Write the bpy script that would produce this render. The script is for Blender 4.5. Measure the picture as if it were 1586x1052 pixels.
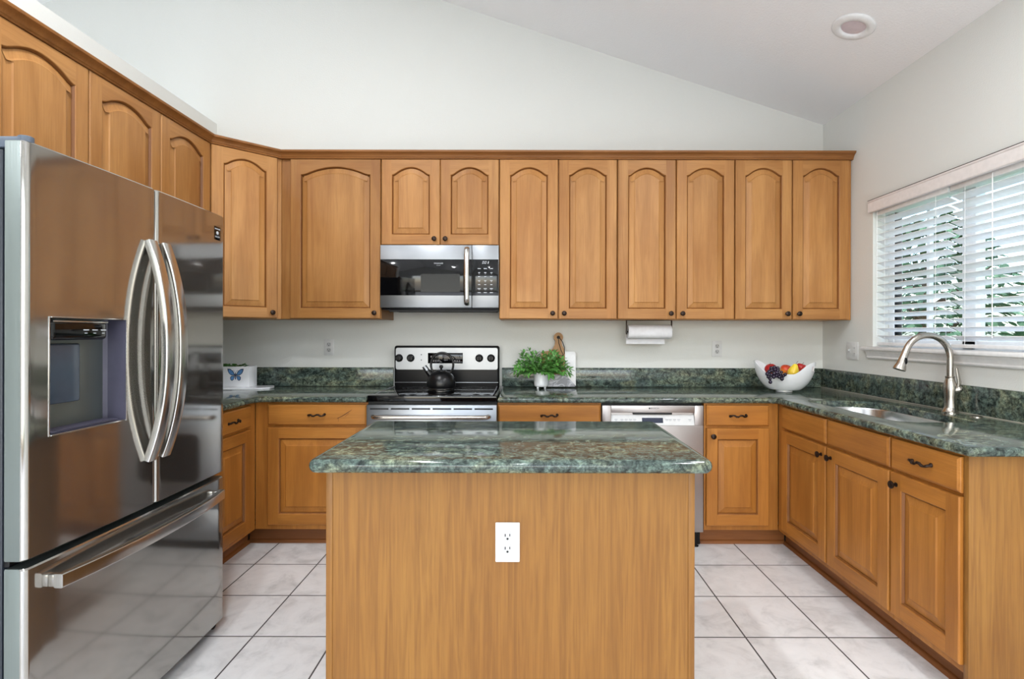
import bpy, bmesh, math, random
from mathutils import Vector, Matrix
from math import pi, sin, cos, radians as R

for o in list(bpy.data.objects):
    bpy.data.objects.remove(o, do_unlink=True)
SC = bpy.context.scene
COL = SC.collection
random.seed(7)

def lin(r, g, b):
    f = lambda c: (c / 255 / 12.92) if c / 255 <= 0.04045 else ((c / 255 + 0.055) / 1.055) ** 2.4
    return (f(r), f(g), f(b), 1.0)

# ------------------------------------------------------------------ camera
H = 1.265
cam_d = bpy.data.cameras.new('camera'); cam = bpy.data.objects.new('camera', cam_d); COL.objects.link(cam)
cam_d.sensor_fit = 'HORIZONTAL'; cam_d.sensor_width = 36.0
cam_d.lens = 815 / 1586 * 36
cam_d.shift_x = -17 / 1586; cam_d.shift_y = -9.5 / 1586
cam_d.clip_start = 0.05; cam_d.clip_end = 200
cam.matrix_world = Matrix.Translation((0, 0, H)) @ Matrix.Rotation(pi / 2, 4, 'X') @ Matrix.Rotation(R(0.12), 4, 'Z')
SC.camera = cam

# ------------------------------------------------------------------ sky, sun, added lamps, exposure
w = bpy.data.worlds.new('sky'); SC.world = w; w.use_nodes = True
nt = w.node_tree; nt.nodes.clear()
out = nt.nodes.new('ShaderNodeOutputWorld'); bg = nt.nodes.new('ShaderNodeBackground')
sky = nt.nodes.new('ShaderNodeTexSky'); sky.sky_type = 'NISHITA'
sky.sun_elevation = R(48); sky.sun_rotation = R(200); sky.sun_disc = False
sky.air_density = 1.0; sky.dust_density = 2.0; sky.ozone_density = 1.0
bg.inputs['Strength'].default_value = 0.75
nt.links.new(sky.outputs['Color'], bg.inputs['Color']); nt.links.new(bg.outputs['Background'], out.inputs['Surface'])

sn = bpy.data.lights.new('sun', 'SUN'); sn.energy = 2.6; sn.angle = R(1.0); sn.color = (1.0, 0.97, 0.92)
sun = bpy.data.objects.new('sun', sn); COL.objects.link(sun); sun.location = (6, 4, 8)
sun.rotation_euler = Vector((-0.62, -0.16, -0.78)).to_track_quat('-Z', 'Y').to_euler()
def area(name, loc, rot, sx, sy, power, col):
    d = bpy.data.lights.new(name, 'AREA'); d.shape = 'RECTANGLE'; d.size = sx; d.size_y = sy
    d.energy = power; d.color = col
    o = bpy.data.objects.new(name, d); COL.objects.link(o); o.location = loc; o.rotation_euler = rot
    return o
# area lamps added inside the unseen rear and side openings to stand for daylight
area('fill_rear', (-0.6, -3.15, 1.45), (R(90), 0, 0), 4.6, 2.3, 72, (0.90, 0.96, 1.0))
area('fill_side', (-5.85, 0.2, 1.6), (0, R(-90), 0), 2.2, 3.0, 9, (0.90, 0.96, 1.0))
# unseen disk lamps without fixtures, added below the ceiling to brighten the room
for k, (x_, y_) in enumerate(((1.40, 1.45), (-0.95, 1.50), (1.5, 0.3), (-1.0, 0.4), (0.0, -1.6), (-3.2, -0.6))):
    zc = 2.7456 + 0.325 * (2.1236 - x_) if x_ > -1.95 else 4.0693 + 0.325 * (x_ + 1.95)
    d = bpy.data.lights.new('fill_disk', 'AREA'); d.shape = 'DISK'; d.size = 0.13; d.energy = 17 * (zc / 3.0) ** 2 * (1.25 if x_ < -0.9 and y_ > 0 else 1.0); d.color = (0.94, 0.97, 1.0)
    o = bpy.data.objects.new('fill_disk', d); COL.objects.link(o); o.location = (x_, y_, zc - 0.022)
    o.rotation_euler = (0, math.atan(0.325) if x_ > -1.95 else -math.atan(0.325), 0)

SC.view_settings.view_transform = 'Standard'; SC.view_settings.look = 'None'
SC.view_settings.exposure = 0.0; SC.view_settings.gamma = 1.0; SC.view_settings.use_curve_mapping = False
SC.cycles.max_bounces = 10; SC.cycles.diffuse_bounces = 6; SC.cycles.glossy_bounces = 5
SC.cycles.sample_clamp_indirect = 6; SC.cycles.caustics_reflective = False; SC.cycles.caustics_refractive = False
SC.cycles.use_denoising = True

# ------------------------------------------------------------------ materials
def nodes(name):
    m = bpy.data.materials.new(name); m.use_nodes = True
    n = m.node_tree.nodes; l = m.node_tree.links
    return m, n, l, n['Principled BSDF']

def coords(n, l, scale=(1, 1, 1), rand=True):
    tc = n.new('ShaderNodeTexCoord'); mp = n.new('ShaderNodeMapping'); mp.inputs['Scale'].default_value = scale
    if rand:
        oi = n.new('ShaderNodeObjectInfo'); mu = n.new('ShaderNodeMath'); mu.operation = 'MULTIPLY'; mu.inputs[1].default_value = 37.0
        ad = n.new('ShaderNodeVectorMath'); ad.operation = 'ADD'
        l.new(oi.outputs['Random'], mu.inputs[0]); l.new(tc.outputs['Object'], ad.inputs[0]); l.new(mu.outputs[0], ad.inputs[1])
        l.new(ad.outputs[0], mp.inputs['Vector'])
    else:
        l.new(tc.outputs['Object'], mp.inputs['Vector'])
    return mp

def noise(n, l, vec, scale, detail=4, rough=0.5, dist=0.0):
    t = n.new('ShaderNodeTexNoise'); t.inputs['Scale'].default_value = scale; t.inputs['Detail'].default_value = detail
    t.inputs['Roughness'].default_value = rough; t.inputs['Distortion'].default_value = dist
    l.new(vec.outputs[0], t.inputs['Vector']); return t

def ramp(n, l, fac, stops):
    r = n.new('ShaderNodeValToRGB'); e = r.color_ramp.elements
    while len(e) < len(stops): e.new(0.5)
    for k, (p, c) in enumerate(stops): e[k].position = p; e[k].color = c
    l.new(fac, r.inputs['Fac']); return r

def mixc(n, l, a, b, fac, mode='MIX'):
    m = n.new('ShaderNodeMix'); m.data_type = 'RGBA'; m.blend_type = mode
    for s, v in ((6, a), (7, b)):
        if hasattr(v, 'is_linked') or hasattr(v, 'links'): l.new(v, m.inputs[s])
        else: m.inputs[s].default_value = v
    if isinstance(fac, (int, float)): m.inputs[0].default_value = fac
    else: l.new(fac, m.inputs[0])
    return m.outputs[2]

def bump(n, l, b, h, strength=0.2, dist=0.002):
    x = n.new('ShaderNodeBump'); x.inputs['Strength'].default_value = strength; x.inputs['Distance'].default_value = dist
    l.new(h, x.inputs['Height']); l.new(x.outputs['Normal'], b.inputs['Normal'])

def simple(name, col, rough=0.5, metal=0.0, spec=0.5, coat=0.0, noise_amt=0.04):
    m, n, l, b = nodes(name)
    mp = coords(n, l); t = noise(n, l, mp, 40, 3)
    d = tuple(c * (1 - noise_amt) for c in col[:3]) + (1,); u = tuple(min(1, c * (1 + noise_amt)) for c in col[:3]) + (1,)
    r = ramp(n, l, t.outputs['Fac'], [(0.3, d), (0.7, u)]); l.new(r.outputs[0], b.inputs['Base Color'])
    b.inputs['Roughness'].default_value = rough; b.inputs['Metallic'].default_value = metal
    b.inputs['Specular IOR Level'].default_value = spec; b.inputs['Coat Weight'].default_value = coat
    return m

def wood(name, axis, dark, mid, light, rough=0.42, streak=1.0, cath=0.0, fs=1.0):
    m, n, l, b = nodes(name)
    st = {'z': (9 * fs, 9 * fs, 0.8), 'x': (0.8, 9 * fs, 9 * fs), 'y': (9 * fs, 0.8, 9 * fs)}[axis]
    fi = {'z': (90, 90, 3), 'x': (3, 90, 90), 'y': (90, 3, 90)}[axis]
    bl = {'z': (2.6, 2.6, 1.3), 'x': (1.3, 2.6, 2.6), 'y': (2.6, 1.3, 2.6)}[axis]
    a = noise(n, l, coords(n, l, st), 1.6, 5, 0.55, 0.6 + cath)
    f = noise(n, l, coords(n, l, fi), 2.0, 4, 0.6)
    c = noise(n, l, coords(n, l, bl), 1.5, 3, 0.5, 0.4)
    r1 = ramp(n, l, c.outputs['Fac'], [(0.28, mid), (0.72, light)])
    r2 = ramp(n, l, a.outputs['Fac'], [(0.30, dark), (0.58, (1, 1, 1, 1))])
    o1 = mixc(n, l, r1.outputs[0], mixc(n, l, r1.outputs[0], dark, 0.5), ramp(n, l, a.outputs['Fac'], [(0.38, (0.75 * streak,) * 3 + (1,)), (0.60, (0, 0, 0, 1))]).outputs[0])
    r3 = ramp(n, l, f.outputs['Fac'], [(0.30, (0.86, 0.84, 0.82, 1)), (0.60, (1.03, 1.03, 1.03, 1))])
    o2 = mixc(n, l, o1, r3.outputs[0], 0.8 * streak, 'MULTIPLY')
    oi = n.new('ShaderNodeObjectInfo')
    tone = ramp(n, l, oi.outputs['Random'], [(0.0, (0.92, 0.91, 0.90, 1)), (1.0, (1.05, 1.05, 1.05, 1))])
    o3 = mixc(n, l, mixc(n, l, o2, tone.outputs[0], 1.0, 'MULTIPLY'), oi.outputs['Color'], 1.0, 'MULTIPLY')
    l.new(o3, b.inputs['Base Color'])
    b.inputs['Roughness'].default_value = rough; b.inputs['Specular IOR Level'].default_value = 0.35
    bump(n, l, b, f.outputs['Fac'], 0.06, 0.001)
    return m

MD, MM, ML = lin(136, 84, 40), lin(176, 122, 66), lin(197, 146, 88)
BD, BM_, BL = lin(118, 70, 26), lin(164, 104, 42), lin(184, 124, 56)
MAPLE_V = wood('maple_vertical_grain', 'z', MD, MM, ML)
MAPLE_H = wood('maple_horizontal_grain', 'x', MD, MM, ML)
BASE_V = wood('base_maple_vertical', 'z', BD, BM_, BL)
BASE_H = wood('base_maple_horizontal', 'x', BD, BM_, BL)
GROOVE_DK = wood('dark_groove', 'z', lin(100, 58, 26), lin(128, 80, 38), lin(142, 92, 46))  # darker wood tone for the door grooves
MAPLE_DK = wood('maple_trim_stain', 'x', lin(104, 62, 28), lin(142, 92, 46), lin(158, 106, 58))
TOE = wood('toe_kick_wood', 'x', lin(90, 50, 22), lin(128, 78, 38), lin(146, 92, 48), 0.5)
VENEER = wood('island_veneer', 'z', lin(104, 64, 25), lin(134, 90, 38), lin(146, 103, 47), 0.45, 1.15, 1.6, 2.2)
BOARD = wood('board_acacia', 'z', lin(128, 84, 50), lin(176, 132, 88), lin(206, 168, 122), 0.55)

def granite():
    m, n, l, b = nodes('green_granite')
    mp = coords(n, l, (1, 1, 1), False)
    fl = coords(n, l, (1.0, 2.6, 2.6), False)
    big = noise(n, l, fl, 4.0, 5, 0.6, 1.2)
    med = noise(n, l, mp, 34, 6, 0.68, 0.8)
    fine = noise(n, l, mp, 130, 3, 0.6)
    vein = noise(n, l, fl, 9, 6, 0.7, 2.2)
    base = ramp(n, l, big.outputs['Fac'], [(0.30, lin(70, 81, 81)), (0.48, lin(92, 102, 97)), (0.60, lin(114, 118, 103)), (0.74, lin(132, 126, 104))])
    sp = ramp(n, l, med.outputs['Fac'], [(0.36, (0.16, 0.18, 0.18, 1)), (0.50, (0.75, 0.78, 0.76, 1)), (0.64, (1.5, 1.6, 1.5, 1))])
    c1 = mixc(n, l, base.outputs[0], sp.outputs[0], 1.0, 'MULTIPLY')
    vr = ramp(n, l, vein.outputs['Fac'], [(0.36, (0.30, 0.32, 0.32, 1)), (0.50, (1, 1, 1, 1))])
    c2 = mixc(n, l, c1, vr.outputs[0], 0.85, 'MULTIPLY')
    fr = ramp(n, l, fine.outputs['Fac'], [(0.35, (0.5, 0.55, 0.55, 1)), (0.65, (1.35, 1.4, 1.35, 1))])
    c3 = mixc(n, l, c2, fr.outputs[0], 0.8, 'MULTIPLY')
    l.new(c3, b.inputs['Base Color'])
    b.inputs['Roughness'].default_value = 0.10; b.inputs['Specular IOR Level'].default_value = 0.42
    return m
GRANITE = granite()

def paint(name, col, sc=160, st=0.25, rough=0.75):
    m, n, l, b = nodes(name)
    mp = coords(n, l, (1, 1, 1), False); t = noise(n, l, mp, sc, 2, 0.5); big = noise(n, l, mp, 1.2, 2)
    r = ramp(n, l, big.outputs['Fac'], [(0.3, tuple(c * 0.985 for c in col[:3]) + (1,)), (0.7, col)])
    l.new(r.outputs[0], b.inputs['Base Color']); b.inputs['Roughness'].default_value = rough
    b.inputs['Specular IOR Level'].default_value = 0.25
    bump(n, l, b, t.outputs['Fac'], st, 0.004)
    return m
WALL = paint('wall_paint', lin(224, 225, 221))
CEIL = paint('ceiling_paint', lin(250, 250, 251), 120, 0.4)
TRIM = simple('white_trim_paint', lin(238, 238, 238), 0.4)
BLIND = simple('blind_white', lin(240, 241, 242), 0.45)
VALANCE = simple('valance_white', lin(232, 226, 224), 0.45)

def tile():
    m, n, l, b = nodes('floor_tile')
    T = 0.342
    tc = n.new('ShaderNodeTexCoord'); sx = n.new('ShaderNodeSeparateXYZ'); l.new(tc.outputs['Object'], sx.inputs[0])
    def line(sock, off):
        a = n.new('ShaderNodeMath'); a.operation = 'SUBTRACT'; a.inputs[1].default_value = off; l.new(sock, a.inputs[0])
        d = n.new('ShaderNodeMath'); d.operation = 'DIVIDE'; d.inputs[1].default_value = T; l.new(a.outputs[0], d.inputs[0])
        f = n.new('ShaderNodeMath'); f.operation = 'FRACT'; l.new(d.outputs[0], f.inputs[0])
        p = n.new('ShaderNodeMath'); p.operation = 'PINGPONG'; p.inputs[1].default_value = 0.5; l.new(f.outputs[0], p.inputs[0])
        fl = n.new('ShaderNodeMath'); fl.operation = 'FLOOR'; l.new(d.outputs[0], fl.inputs[0])
        return p.outputs[0], fl.outputs[0]
    px, ix = line(sx.outputs['X'], 1.272 - 20 * T); py, iy = line(sx.outputs['Y'], 2.534 - 20 * T)
    mn = n.new('ShaderNodeMath'); mn.operation = 'MINIMUM'; l.new(px, mn.inputs[0]); l.new(py, mn.inputs[1])
    g = ramp(n, l, mn.outputs[0], [(0.0085, (0, 0, 0, 1)), (0.0115, (1, 1, 1, 1))])
    cb = n.new('ShaderNodeCombineXYZ'); l.new(ix, cb.inputs[0]); l.new(iy, cb.inputs[1])
    wn = n.new('ShaderNodeTexWhiteNoise'); l.new(cb.outputs[0], wn.inputs['Vector'])
    sc = n.new('ShaderNodeVectorMath'); sc.operation = 'SCALE'; sc.inputs['Scale'].default_value = 9.0; l.new(wn.outputs['Color'], sc.inputs[0])
    ad = n.new('ShaderNodeVectorMath'); ad.operation = 'ADD'; l.new(tc.outputs['Object'], ad.inputs[0]); l.new(sc.outputs[0], ad.inputs[1])
    a = noise(n, l, ad, 5.5, 6, 0.62, 0.9); c = noise(n, l, ad, 16, 5, 0.6, 0.5)
    r = ramp(n, l, a.outputs['Fac'], [(0.30, lin(204, 203, 202)), (0.48, lin(228, 227, 226)), (0.70, lin(236, 235, 234))])
    r2 = ramp(n, l, c.outputs['Fac'], [(0.32, (0.90, 0.90, 0.90, 1)), (0.50, (1, 1, 1, 1))])
    cc = mixc(n, l, r.outputs[0], r2.outputs[0], 0.8, 'MULTIPLY')
    col = mixc(n, l, lin(74, 70, 68), cc, g.outputs[0]); l.new(col, b.inputs['Base Color'])
    rr = ramp(n, l, g.outputs[0], [(0, (0.8, 0.8, 0.8, 1)), (1, (0.22, 0.22, 0.22, 1))]); l.new(rr.outputs[0], b.inputs['Roughness'])
    bump(n, l, b, g.outputs[0], 0.5, 0.002)
    return m
TILE = tile()

def steel(name, col, rough, axis='z', var=0.03, haze=0.0):
    m, n, l, b = nodes(name)
    s = {'z': (220, 220, 1.5), 'x': (1.5, 220, 220), 'y': (220, 1.5, 220)}[axis]
    t = noise(n, l, coords(n, l, s), 2, 3)
    r = ramp(n, l, t.outputs['Fac'], [(0.3, tuple(c * (1 - var) for c in col[:3]) + (1,)), (0.7, col)])
    l.new(r.outputs[0], b.inputs['Base Color']); b.inputs['Metallic'].default_value = 1
    rr = ramp(n, l, t.outputs['Fac'], [(0.3, (rough * 0.85,) * 3 + (1,)), (0.7, (rough * 1.15,) * 3 + (1,))])
    l.new(rr.outputs[0], b.inputs['Roughness'])
    if haze:
        g = n.new('ShaderNodeBsdfGlossy'); g.inputs['Roughness'].default_value = 0.55; l.new(r.outputs[0], g.inputs['Color'])
        mx = n.new('ShaderNodeMixShader'); mx.inputs[0].default_value = haze
        l.new(b.outputs[0], mx.inputs[1]); l.new(g.outputs[0], mx.inputs[2]); l.new(mx.outputs[0], n['Material Output'].inputs['Surface'])
    return m
FSTEEL = steel('fridge_steel', lin(176, 173, 168), 0.085, 'z', 0.03, 0.14)
FSIDE = steel('fridge_door_edge', lin(132, 140, 138), 0.45, 'z')
STEEL = steel('brushed_steel', lin(150, 153, 157), 0.36, 'x')
BAR = steel('handle_steel', lin(200, 198, 194), 0.22, 'z')
NICKEL = steel('brushed_nickel', lin(186, 180, 172), 0.24, 'z')
SINKM = steel('sink_steel', lin(206, 206, 206), 0.22, 'x')
DWM = steel('dishwasher_steel', lin(184, 178, 176), 0.42, 'x')
CASE = simple('fridge_case', lin(38, 43, 52), 0.45)
HINGE = simple('hinge_plastic', lin(84, 94, 108), 0.4)
RECESS = simple('dispenser_plastic', lin(76, 74, 90), 0.35)
PADDLE = simple('dispenser_paddle', lin(62, 72, 84), 0.2)
GLOSSBK = simple('gloss_black', lin(8, 8, 10), 0.06, 0, 0.42)
RING = simple('burner_mark', lin(56, 56, 58), 0.3)
BLACK = simple('satin_black', lin(14, 14, 16), 0.32, 0, 0.25)
SLATE = simple('dark_slot', lin(30, 30, 32), 0.6)
KETTLE = simple('kettle_enamel', lin(14, 14, 16), 0.28, 0, 0.4)
BRONZE = simple('dark_bronze', lin(52, 40, 34), 0.35, 0.8)
WHITE = simple('white_plastic', lin(216, 216, 215), 0.35)
RECEP = simple('receptacle_plastic', lin(186, 186, 186), 0.4)
CERAM = simple('white_ceramic', lin(240, 241, 244), 0.12, 0, 0.5, 0.3, 0.01)
PAPER = simple('paper_towel', lin(236, 236, 240), 0.9)
LEGEND = simple('panel_legend', lin(200, 205, 212), 0.5)
INK = simple('dark_print', lin(52, 52, 56), 0.5)
GREYPR = simple('grey_print', lin(150, 152, 158), 0.5)
DISP = simple('display_blue', lin(40, 46, 66), 0.15)
LEAF = simple('leaf_green', lin(88, 144, 66), 0.45, noise_amt=0.35)
STEMM = simple('stem_green', lin(84, 110, 54), 0.6)
BARK = simple('bark', lin(92, 76, 60), 0.9, noise_amt=0.3)
TLEAF = simple('tree_leaf', lin(92, 126, 96), 0.6, noise_amt=0.35)
GRASS = simple('lawn', lin(110, 130, 84), 0.9, noise_amt=0.3)
MARBW = simple('white_marble', lin(226, 226, 228), 0.25)
CORDM = simple('leather_cord', lin(40, 32, 28), 0.7)
SOIL = simple('soil', lin(70, 54, 42), 0.95, noise_amt=0.4)
LENS = simple('frosted_lens', lin(216, 202, 206), 0.5)
BLUE = simple('butterfly_blue', lin(92, 142, 196), 0.6, noise_amt=0.15)
NAVY = simple('butterfly_edge', lin(38, 48, 74), 0.6)
CAULK = simple('pale_caulk', lin(176, 170, 156), 0.6)
GRAPE = simple('grape_skin', lin(38, 26, 48), 0.25, 0, 0.5, 0.1, 0.3)
HOUSEM = simple('neighbour_siding', lin(196, 200, 206), 0.8)

def veined(name, col, vcol):
    m, n, l, b = nodes(name)
    t = noise(n, l, coords(n, l, (1, 1, 1)), 9, 6, 0.6, 2.4)
    r = ramp(n, l, t.outputs['Fac'], [(0.40, col), (0.49, vcol), (0.53, vcol), (0.62, col)])
    l.new(r.outputs[0], b.inputs['Base Color']); b.inputs['Roughness'].default_value = 0.25
    return m
MARBG = veined('grey_marble', lin(104, 106, 118), lin(176, 178, 188))

def fruit(name, top, bot, z0, z1):
    m, n, l, b = nodes(name)
    tc = n.new('ShaderNodeTexCoord'); sx = n.new('ShaderNodeSeparateXYZ'); l.new(tc.outputs['Object'], sx.inputs[0])
    mp = coords(n, l); t = noise(n, l, mp, 30, 4)
    mr = n.new('ShaderNodeMapRange'); mr.inputs[1].default_value = z0; mr.inputs[2].default_value = z1; l.new(sx.outputs['Z'], mr.inputs[0])
    ad = n.new('ShaderNodeMath'); ad.operation = 'ADD'; l.new(mr.outputs[0], ad.inputs[0])
    m2 = n.new('ShaderNodeMath'); m2.operation = 'MULTIPLY_ADD'; m2.inputs[1].default_value = 0.6; m2.inputs[2].default_value = -0.3; l.new(t.outputs['Fac'], m2.inputs[0]); l.new(m2.outputs[0], ad.inputs[1])
    r = ramp(n, l, ad.outputs[0], [(0.2, bot), (0.75, top)]); l.new(r.outputs[0], b.inputs['Base Color'])
    b.inputs['Roughness'].default_value = 0.28; return m
APPLE = fruit('apple_skin', lin(176, 34, 34), lin(206, 70, 48), -0.03, 0.02)
PEACH = fruit('nectarine_skin', lin(196, 66, 34), lin(240, 160, 60), -0.03, 0.03)
PEAR = fruit('pear_skin', lin(232, 204, 58), lin(220, 186, 56), -0.03, 0.05)

def glass():
    m, n, l, b = nodes('window_glass')
    o = n['Material Output']; tr = n.new('ShaderNodeBsdfTransparent'); tr.inputs[0].default_value = (0.93, 0.97, 0.97, 1)
    gl = n.new('ShaderNodeBsdfGlossy'); gl.inputs['Roughness'].default_value = 0.02
    fr = n.new('ShaderNodeFresnel'); fr.inputs[0].default_value = 1.45; mx = n.new('ShaderNodeMixShader')
    ge = n.new('ShaderNodeNewGeometry'); iv = n.new('ShaderNodeMath'); iv.operation = 'SUBTRACT'; iv.inputs[0].default_value = 1.0; l.new(ge.outputs['Backfacing'], iv.inputs[1])
    ff = n.new('ShaderNodeMath'); ff.operation = 'MULTIPLY'; l.new(fr.outputs[0], ff.inputs[0]); l.new(iv.outputs[0], ff.inputs[1])
    l.new(ff.outputs[0], mx.inputs[0]); l.new(tr.outputs[0], mx.inputs[1]); l.new(gl.outputs[0], mx.inputs[2]); l.new(mx.outputs[0], o.inputs['Surface'])
    n.remove(b); return m
GLASS = glass()

# ------------------------------------------------------------------ mesh helpers
class MB:
    """collects shapes and links them as one mesh object"""
    def __init__(s): s.v = []; s.f = []; s.m = []
    def add(s, vs, fs, mi=0, M=None):
        k = len(s.v)
        s.v += [tuple(M @ Vector(p)) if M else tuple(p) for p in vs]
        s.f += [tuple(i + k for i in f) for f in fs]; s.m += [mi] * len(fs)
    def box(s, x0, x1, y0, y1, z0, z1, bev=0.0, mi=0, seg=2, M=None):
        bm = bmesh.new(); bmesh.ops.create_cube(bm, size=1)
        for v in bm.verts:
            v.co = ((x0 + x1) / 2 + v.co.x * (x1 - x0), (y0 + y1) / 2 + v.co.y * (y1 - y0), (z0 + z1) / 2 + v.co.z * (z1 - z0))
        if bev > 0:
            bev = min(bev, 0.49 * min(x1 - x0, y1 - y0, z1 - z0))
            bmesh.ops.bevel(bm, geom=bm.edges[:], offset=bev, segments=seg, profile=0.5, affect='EDGES')
        bm.verts.index_update()
        s.add([v.co[:] for v in bm.verts], [[v.index for v in f.verts] for f in bm.faces], mi, M); bm.free()
    def lathe(s, prof, n=32, mi=0, M=None, capA=True, capB=True):
        vs = []; fs = []
        for r, z in prof:
            for k in range(n): vs.append((r * cos(2 * pi * k / n), r * sin(2 * pi * k / n), z))
        for i in range(len(prof) - 1):
            for k in range(n):
                a = i * n + k; b = i * n + (k + 1) % n
                fs.append((a, b, b + n, a + n))
        if capA: fs.append(tuple(range(n))[::-1])
        if capB: fs.append(tuple((len(prof) - 1) * n + k for k in range(n)))
        s.add(vs, fs, mi, M)
    def tube(s, pts, rad, n=12, mi=0, M=None, caps=True, flat=None):
        pts = [Vector(p) for p in pts]; vs = []; fs = []
        rads = rad if isinstance(rad, (list, tuple)) else [rad] * len(pts)
        up = None
        for i, p in enumerate(pts):
            t = (pts[min(i + 1, len(pts) - 1)] - pts[max(i - 1, 0)]).normalized()
            if up is None: up = Vector((0, 0, 1)) if abs(t.z) < 0.9 else Vector((0, 1, 0))
            a = t.cross(up).normalized(); up = a.cross(t).normalized()
            fa, fb = flat if flat else (1, 1)
            for k in range(n):
                q = 2 * pi * k / n; vs.append(p + a * cos(q) * rads[i] * fa + up * sin(q) * rads[i] * fb)
        for i in range(len(pts) - 1):
            for k in range(n):
                a = i * n + k; b = i * n + (k + 1) % n; fs.append((a, b, b + n, a + n))
        if caps: fs.append(tuple(range(n))[::-1]); fs.append(tuple((len(pts) - 1) * n + k for k in range(n)))
        s.add([v[:] for v in vs], fs, mi, M)
    def prism(s, poly, a, b, axis='z', mi=0, M=None):
        n = len(poly)
        mk = {'z': lambda p, h: (p[0], p[1], h), 'y': lambda p, h: (p[0], h, p[1]), 'x': lambda p, h: (h, p[0], p[1])}[axis]
        vs = [mk(p, a) for p in poly] + [mk(p, b) for p in poly]
        fs = [(i, (i + 1) % n, n + (i + 1) % n, n + i) for i in range(n)] + [tuple(range(n))[::-1], tuple(range(n, 2 * n))]
        s.add(vs, fs, mi, M)
    def ball(s, c, r, sc=(1, 1, 1), n=16, mi=0, M=None):
        prof = [(max(1e-4, r * sin(pi * i / n)), -r * cos(pi * i / n)) for i in range(n + 1)]
        T = Matrix.Translation(c) @ Matrix.Diagonal((*sc, 1))
        s.lathe(prof, n * 2, mi, (M @ T) if M else T)
    def build(s, name, mats, parent=None, smooth=35, fixn=True):
        me = bpy.data.meshes.new(name); me.from_pydata(s.v, [], s.f)
        if not isinstance(mats, (list, tuple)): mats = [mats]
        for m in mats: me.materials.append(m)
        me.polygons.foreach_set('material_index', s.m)
        if fixn:
            bm = bmesh.new(); bm.from_mesh(me); bmesh.ops.remove_doubles(bm, verts=bm.verts, dist=1e-6)
            bmesh.ops.recalc_face_normals(bm, faces=bm.faces); bm.to_mesh(me); bm.free()
        if smooth:
            me.polygons.foreach_set('use_smooth', [True] * len(me.polygons)); me.set_sharp_from_angle(angle=R(smooth))
        o = bpy.data.objects.new(name, me); COL.objects.link(o)
        if parent: o.parent = parent
        return o

def tag(o, label, cat, group=None, kind=None):
    o['label'] = label; o['category'] = cat
    if group: o['group'] = group
    if kind: o['kind'] = kind
    return o
def thing(name, loc, label, cat, group=None, rz=0.0):
    o = bpy.data.objects.new(name, None); COL.objects.link(o); o.location = loc; o.rotation_euler = (0, 0, rz); o.empty_display_size = 0.1
    return tag(o, label, cat, group)
def struct(mb, name, mats, label=None, **k):
    o = mb.build(name, mats, **k); o['kind'] = 'structure'
    return o
def one(name, mats, parent, *a, bev=0.0, **k):
    m = MB(); m.box(*a, bev=bev); return m.build(name, mats, parent, **k)
def text(body, size, parent, mat, loc, rot, name='lettering', align='CENTER', sx=1.0):
    c = bpy.data.curves.new(name, 'FONT'); c.body = body; c.size = size; c.extrude = 0.0003; c.align_x = align; c.align_y = 'CENTER'
    c.resolution_u = 3
    t = bpy.data.objects.new(name, c); COL.objects.link(t)
    bpy.context.view_layer.update()
    me = bpy.data.meshes.new_from_object(t.evaluated_get(bpy.context.evaluated_depsgraph_get()))
    bpy.data.objects.remove(t, do_unlink=True); bpy.data.curves.remove(c)
    me.materials.clear(); me.materials.append(mat); me.name = name
    o = bpy.data.objects.new(name, me); COL.objects.link(o); o.parent = parent
    o.location = loc; o.rotation_euler = rot; o.scale = (sx, 1, 1)
    return o

def off(pts, d):
    """offset a CCW loop inwards by d"""
    n = len(pts); r = []
    for i in range(n):
        a = Vector(pts[i - 1]); b = Vector(pts[i]); c = Vector(pts[(i + 1) % n])
        e1 = (b - a).normalized(); e2 = (c - b).normalized()
        n1 = Vector((-e1.y, e1.x)); n2 = Vector((-e2.y, e2.x)); m = n1 + n2
        if m.length < 1e-6: m = n1
        m.normalize(); k = max(0.35, m.dot(n1)); r.append(tuple(b + m * (d / k)))
    return r
def arc(cx, cy, r, a0, a1, n=6):
    return [(cx + r * cos(R(a0 + (a1 - a0) * i / n)), cy + r * sin(R(a0 + (a1 - a0) * i / n))) for i in range(n + 1)]
def rrect(x0, x1, y0, y1, r, n=6):
    return arc(x1 - r, y0 + r, r, -90, 0, n) + arc(x1 - r, y1 - r, r, 0, 90, n) + arc(x0 + r, y1 - r, r, 90, 180, n) + arc(x0 + r, y0 + r, r, 180, 270, n)

# ------------------------------------------------------------------ room shell
XL, XR, YB, ZP = -2.174, 2.1236, 3.73, 2.7456
SL = 0.325; XRG = -1.95; ZRG = ZP + SL * (XR - XRG); XW = -6.0; YR = -3.3
ZW = ZRG - SL * (XRG - XW)
m = MB(); m.box(XW - 0.15, XR + 0.15, YR - 0.15, YB + 0.15, -0.1, 0); struct(m, 'floor', TILE, smooth=0)
m = MB(); m.prism([(XR, ZP), (XRG, ZRG), (XW, ZW), (XW, ZW + 0.15), (XRG, ZRG + 0.15), (XR, ZP + 0.15)], YR, YB, 'y'); struct(m, 'ceiling', CEIL, smooth=0)
m = MB(); m.prism([(XW - 0.15, 0), (XR + 0.15, 0), (XR + 0.15, ZP + .15), (XR, ZP + .15), (XRG, ZRG + .15), (XW, ZW + .15), (XW - 0.15, ZW + .15)], YB, YB + 0.15, 'y'); struct(m, 'wall_back', WALL, smooth=0)
WY0, WY1, WZ0, WZ1 = 1.97, 3.195, 1.188, 2.035
m = MB()
m.box(XR, XR + 0.15, YR, WY0, 0, ZP + 0.15); m.box(XR, XR + 0.15, WY1, YB, 0, ZP + 0.15)
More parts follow.
